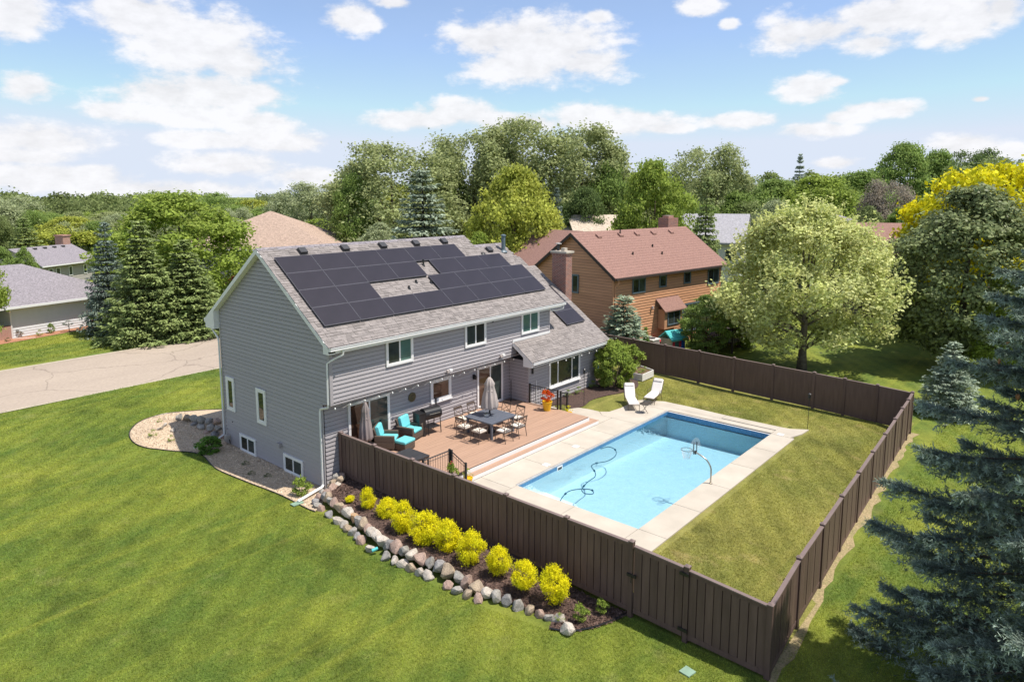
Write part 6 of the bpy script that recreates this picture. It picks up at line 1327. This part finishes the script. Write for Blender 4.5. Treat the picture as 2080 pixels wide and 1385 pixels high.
rfp = MB().hexa([(-1.0,-.68,.95),(.7,-.68,.95),(.7,0,1.5),(-1.0,0,1.5)],[(-1.0,-.68,1.03),(.7,-.68,1.03),(.7,0,1.6),(-1.0,0,1.6)]).hexa([(-1.0,.0,1.5),(.7,.0,1.5),(.7,.68,.95),(-1.0,.68,.95)],[(-1.0,0,1.6),(.7,0,1.6),(.7,.68,1.03),(-1.0,.68,1.03)]).build('roof', M['playteal'], ph)
for i in range(5): MB().hexa([(-1.0,-.69+i*.14,1.035+i*.115),(.7,-.69+i*.14,1.035+i*.115),(.7,-.62+i*.14,1.10+i*.115),(-1.0,-.62+i*.14,1.10+i*.115)],[(-1.0,-.69+i*.14,1.06+i*.115),(.7,-.69+i*.14,1.06+i*.115),(.7,-.62+i*.14,1.11+i*.115),(-1.0,-.62+i*.14,1.11+i*.115)]).build('tile_row', M['playteal'], rfp)
MB().box(.551,.60,-.25,.25,.05,.95).build('door', M['playblue'], ph); MB().box(-.75,-.55,-.54,-.501,.45,.85).build('shutter', M['playred'], ph); MB().box(-.1,.1,-.54,-.501,.45,.85).build('shutter', M['playred'], ph); MB().box(-.53,-.12,-.52,-.501,.45,.85).build('window', M['glassgreen'], ph)
MB().box(.15,.45,-.54,-.501,.1,.9).build('door', M['playblue'], ph)
p = at(1332,706,.42); pt = lempty('toy_picnic_table', (p[0]+.2,p[1]-.2,.42), R(-15), 'small red toy picnic table left of the playhouse', 'toy table')
MB().box(-.45,.45,-.3,.3,.50,.56).build('table_top', M['playred'], pt); MB().box(-.45,.45,-.62,-.42,.27,.32).build('bench', M['playred'], pt); MB().box(-.45,.45,.42,.62,.27,.32).build('bench', M['playred'], pt)
for s_ in (-1,1): MB().hexa([(s_*.35-.05,-.55,0),(s_*.35+.05,-.55,0),(s_*.35+.05,.55,0),(s_*.35-.05,.55,0)],[(s_*.35-.05,-.2,.5),(s_*.35+.05,-.2,.5),(s_*.35+.05,.2,.5),(s_*.35-.05,.2,.5)]).build('leg', M['playtan'], pt)
# generic pitched houses
def face_siding(w_, o, u, n, a0_, a1_, z0, z1, m, ex=.25):
    siding(w_, o, u, n, z0, z1, ex, lambda z: (a0_, a1_), m, d=.03)
WH = lempty('house', (-.40,40.33,.4), R(12.8), 'white sided single-storey house with a grey hip roof across the street', 'house')
ww = MB().box(0,8.6,0,7,0,2.35).build('wall', M['lightsiding'], WH); face_siding(ww, (0,0,0), X_, NY, .05, 8.55, .12, 2.35, M['lightsiding'], .2)
MB().box(-8,0,2.2,7,0,2.35).build('wall', M['browntrim'], WH)
def hip(par, x0,x1,y0,y1,ze,zr,inset,m,name='roof',e=.12):
    ym = (y0+y1)/2; V_ = [(x0,y0,ze),(x1,y0,ze),(x1,y1,ze),(x0,y1,ze),(x0+inset,ym,zr),(x1-inset,ym,zr)]
    mb = MB(); mb.quad(V_[0],V_[1],V_[5],V_[4]); mb.quad(V_[1],V_[2],V_[5]); mb.quad(V_[2],V_[3],V_[4],V_[5]); mb.quad(V_[3],V_[0],V_[4])
    o = mb.build(name, m, par); MB().box(x0,x1,y0,y1,ze-.18,ze-.005).build('eave', M['white'], o); return o
rh = hip(WH, -11, 9.2, -.6, 9.8, 2.62, 5.35, 5.8, M['greyroof'])
MB().box(-.62,9.2,-.73,-.605,2.45,2.62).build('gutter', M['white'], WH)
MB().tube([(-.3,-.5,2.4),(-.05,-.08,2.1),(-.05,-.08,.1),(1.0,-1.2,.08)],.06,5).build('downpipe', M['white'], WH); MB().tube([(8.6,-.08,2.4),(8.6,-.08,.1)],.05,5).build('downpipe', M['white'], WH)
window(WH, (0,-.03,0), X_, NY, 7.35, 8.2, .75, 2.25, 0, [('glassgreen',1)], fw=.06, sill=False, fm=M['browntrim'])
MB().box(-2.5,-.05,-.1,.25,0,1.1).build('brick_planter', M['brick2'], WH)
mp_ = [(-2.5,-1.6),(0,-1.55),(4,-1.3),(8.0,-1.25),(9.5,-1.4),(9.5,-.05),(-2.5,-.05)]
Mw = Matrix.Translation((-.40,40.33,0)) @ Matrix.Rotation(R(12.8),4,'Z')
patch('red_mulch_bed', [tuple((Mw @ Vector((x,y,0)))[:2]) for x,y in mp_], gz, M['redmulch'], .02, 3)
H2 = lempty('house', (10.43,72.56,-2.5), R(32), 'taupe two-storey house with a brick chimney behind the white house', 'house')
w2 = MB().box(.5,9.0,.6,8,-.5,5.3).build('wall', M['tansiding'], H2); face_siding(w2, (0,.6,0), X_, NY, .55, 8.9, 0, 5.3, M['tansiding'], .3)
MB().hexa([(0,0,5.4),(9.6,0,5.4),(9.6,4.3,7.4),(0,4.3,7.4)],[(0,0,5.55),(9.6,0,5.55),(9.6,4.3,7.55),(0,4.3,7.55)]).hexa([(0,4.3,7.4),(9.6,4.3,7.4),(9.6,8.6,5.4),(0,8.6,5.4)],[(0,4.3,7.55),(9.6,4.3,7.55),(9.6,8.6,5.55),(0,8.6,5.55)]).build('roof', M['greyroof'], H2)
MB().hexa([(.5,.6,5.3),(.5,8,5.3),(.5,4.3,7.2)],[(.7,.6,5.3),(.7,8,5.3),(.7,4.3,7.2)]).build('gable_wall', M['tansiding'], H2)
MB().box(0,9.6,-.14,-.02,5.38,5.52).build('gutter', M['white'], H2)
for a0_, a1_ in ((1.5,2.2),(2.6,3.3),(4.6,5.2),(7,7.6)): window(H2, (0,.56,0), X_, NY, a0_, a1_, 3.9, 5.1, 0, [('glassdark',1)], fw=.06, sill=False)
cc_ = MB().box(8.2,9.4,4.2,5.4,5,8.6).build('chimney', M['brick2'], H2); MB().box(8.1,9.5,4.1,5.5,8.601,8.75).build('chimney_cap', M['brick2'], cc_)
for x in (1.5,3,4.5,6,7.4): MB().box(x,x+.4,3.6,3.9,7.2,7.45).build('roof_vent', M['vent'], H2)
def farhouse(u, D, vr, ve, wpx, rz, rm, wm_, label, kind='gable', depth=9, g0=0, inset=None, wall=True):
    xy = atD(u, D); zr_, ze_ = zat(u, vr, D), zat(u, ve, D-depth*.3); W_ = wpx/F_*D
    h_ = lempty('house', (xy[0],xy[1],g0), rz+YAW-math.pi/2, label, 'house'); zr_ -= g0; ze_ -= g0
    MB().box(-W_/2+.5,W_/2-.5,-depth/2+.6,depth/2-.6,-1,ze_).build('wall', M[wm_], h_)
    if kind == 'hip': hip(h_, -W_/2, W_/2, -depth/2, depth/2, ze_, zr_, inset or W_*.45, M[rm])
    else:
        MB().hexa([(-W_/2,-depth/2,ze_-.1),(W_/2,-depth/2,ze_-.1),(W_/2,0,zr_-.1),(-W_/2,0,zr_-.1)],[(-W_/2,-depth/2,ze_+.1),(W_/2,-depth/2,ze_+.1),(W_/2,0,zr_+.1),(-W_/2,0,zr_+.1)]).hexa([(-W_/2,0,zr_-.1),(W_/2,0,zr_-.1),(W_/2,depth/2,ze_-.1),(-W_/2,depth/2,ze_-.1)],[(-W_/2,0,zr_+.1),(W_/2,0,zr_+.1),(W_/2,depth/2,ze_+.1),(-W_/2,depth/2,ze_+.1)]).build('roof', M[rm], h_)
        for s_ in (-1,1): MB().hexa([(s_*(W_/2-.6)-.1,-depth/2+.6,ze_-.2),(s_*(W_/2-.6)+.1,-depth/2+.6,ze_-.2),(s_*(W_/2-.6)+.1,0,ze_-.2),(s_*(W_/2-.6)-.1,0,ze_-.2)],[(s_*(W_/2-.6)-.1,-.01,zr_-.2),(s_*(W_/2-.6)+.1,-.01,zr_-.2),(s_*(W_/2-.6)+.1,0,zr_-.2),(s_*(W_/2-.6)-.1,0,zr_-.2)]).build('gable_wall', M[wm_], h_)
    for x in (-W_*.3, 0, W_*.3): MB().box(x-.5,x+.5,-depth/2+.55,-depth/2+.595,ze_-1.8,ze_-.6).build('window', M['glassdark'], h_)
    return h_
TH = farhouse(558, 88, 429, 502, 285, R(2), 'tanroof', 'tansiding', 'house with a tall tan pyramid roof behind the grey gable', 'hip', 15, inset=8.9)
farhouse(690, 92, 487, 500, 40, 0, 'tanroof', 'tansiding', 'low tan roofed wing peeking over the solar roof ridge', 'gable', 8)
farhouse(1205, 84, 438, 470, 110, R(4), 'cedar', 'tansiding', 'pale cedar roofed house above the brown house ridge', 'gable', 9)
farhouse(1165, 86, 444, 471, 60, R(4), 'cedar', 'tansiding', 'lower cedar roofed wing left of the pale cedar roof', 'gable', 8)
farhouse(1445, 80, 436, 492, 130, R(-22), 'paleroof', 'lightsiding', 'pale grey house with a steep roof behind the dark spruce', 'gable', 11)
farhouse(1645, 92, 424, 447, 90, R(6), 'greyroof', 'lightsiding', 'purple-grey hip roof half hidden by the pale maple top', 'hip', 9, inset=3)
farhouse(1790, 68, 455, 512, 120, R(-20), 'brownroof', 'browntrim', 'dark brown roofed house between the pale and the dark maple', 'gable', 12)
# shrubs by the white house
shrub('loose', 194, 667, 26, 32, 'green shrub with red tips at the right end of the white wall', z=.5, lm='bright')
shrub('tiny', 200, 654, 26, 14, 'reddish leaf tips above the shrub by the white wall', z=.9, lm='red')
shrub('loose', 105, 677, 14, 22, 'slim young plant in the middle of the red mulch bed', z=.5, lm='mid'); shrub('tiny', 82, 683, 14, 14, 'short green tuft in the red mulch bed', z=.5, lm='bright')
p = at(141,674,.5); put('tiny', (p[0],p[1],.95), (.9,.9,.5), 'dwarf_spruce', 'small blue topiary spruce on a bare stem by the white wall', 'shrub', 0, None, LM['blue'], trunk='stems', crown='foliage')
MB().tube([(p[0],p[1],.45),(p[0],p[1],1.2)],.03,5).build('topiary_stem', M['bark'], None, origin=(p[0],p[1],.45)); tag(bpy.data.objects['topiary_stem'], 'thin bare stem under the blue topiary spruce', 'stem')
shrub('loose', 38, 685, 18, 18, 'purple-grey small shrub at the near corner of the white house', z=.5, lm='twig'); shrub('tiny', 17, 694, 12, 9, 'dark low plant before the brick planter', z=.5, lm='dark')

# ------------------------------------------------------------------ grass blades standing on the near lawns
def blades(name, n, x0, x1, y0, y1, f, m, ok, seed, hgt=.038):
    r = np.random.default_rng(seed); X = r.uniform(x0,x1,n*3); Y = r.uniform(y0,y1,n*3); d = np.hypot(X-CAM[0], Y-CAM[1]); keep = (r.random(n*3) < np.clip((17/d)**1.6, .12, 1)) & ok(X,Y)
    X, Y = X[keep][:n], Y[keep][:n]; n = len(X); d = np.hypot(X-CAM[0], Y-CAM[1])/17; Z = f(X,Y); a = r.random(n)*6.28; w_ = .0085*np.maximum(d,1); h = hgt*r.uniform(.5,1.4,n); c, s_ = np.cos(a)*w_, np.sin(a)*w_
    lx, ly = r.normal(size=n)*.03, r.normal(size=n)*.03
    V = np.stack([np.stack([X-c,Y-s_,Z],1), np.stack([X+c,Y+s_,Z],1), np.stack([X+lx,Y+ly,Z+h],1)], 1)
    return soup(name, V, None, m, None, r.uniform(.8,1.3,n), kind='stuff')
gp = np.array(gpoly); bp_ = [(x,y) for x, y in bo]
def pin(X, Y, P):
    c = np.zeros(len(X), bool); j = len(P)-1
    for i in range(len(P)):
        xi, yi = P[i]; xj, yj = P[j]
        if yi != yj: c ^= ((yi > Y) != (yj > Y)) & (X < (xj-xi)*(Y-yi)/(yj-yi)+xi)
        j = i
    return c
bpoly = bp_+[(FXX,-.3)]
vis = lambda X, Y: ((X-CAM[0])*fwv[0]+(Y-CAM[1])*fwv[1] > 9) 
blades('grass_blades', 460000, -16, .6, -22, 19.2, gz, M['lawnblade'], lambda X, Y: vis(X,Y) & ~pin(X,Y,gpoly) & ~pin(X,Y,bpoly) & (X < .6), 1)
blades('grass_blades', 90000, .6, 24, -24, -17.5, gz, M['lawnblade'], lambda X, Y: vis(X,Y) & (Y < -17.52+(X-.66)*.043-.25*np.random.default_rng(8).random(len(X))**3), 2)
blades('grass_blades', 160000, .7, 21.5, -17.2, -3, yz, M['yardblade'], lambda X, Y: ((Y < -13.12) | (X > 16.75)) & ~((X < 17.1) & (Y > -13.3) & (Y < -12)) & ~pin(X,Y,ym+[(19.5,-1.0),(17.0,-.5)]), 3, .034)
blades('grass_blades', 60000, .6, 14, 7.9, 20.4, gz, M['lawnblade'], lambda X, Y: ~pin(X,Y,gpoly) & (Y < 19.2+.035*X), 4)
blades('grass_blades', 60000, -14, 14, 29.6, 41, gz, M['lawnblade'], lambda X, Y: (Y > 29.9+.035*X) & ~((X > -3) & (Y > 38.6+.228*(X+.4))), 5, .06)
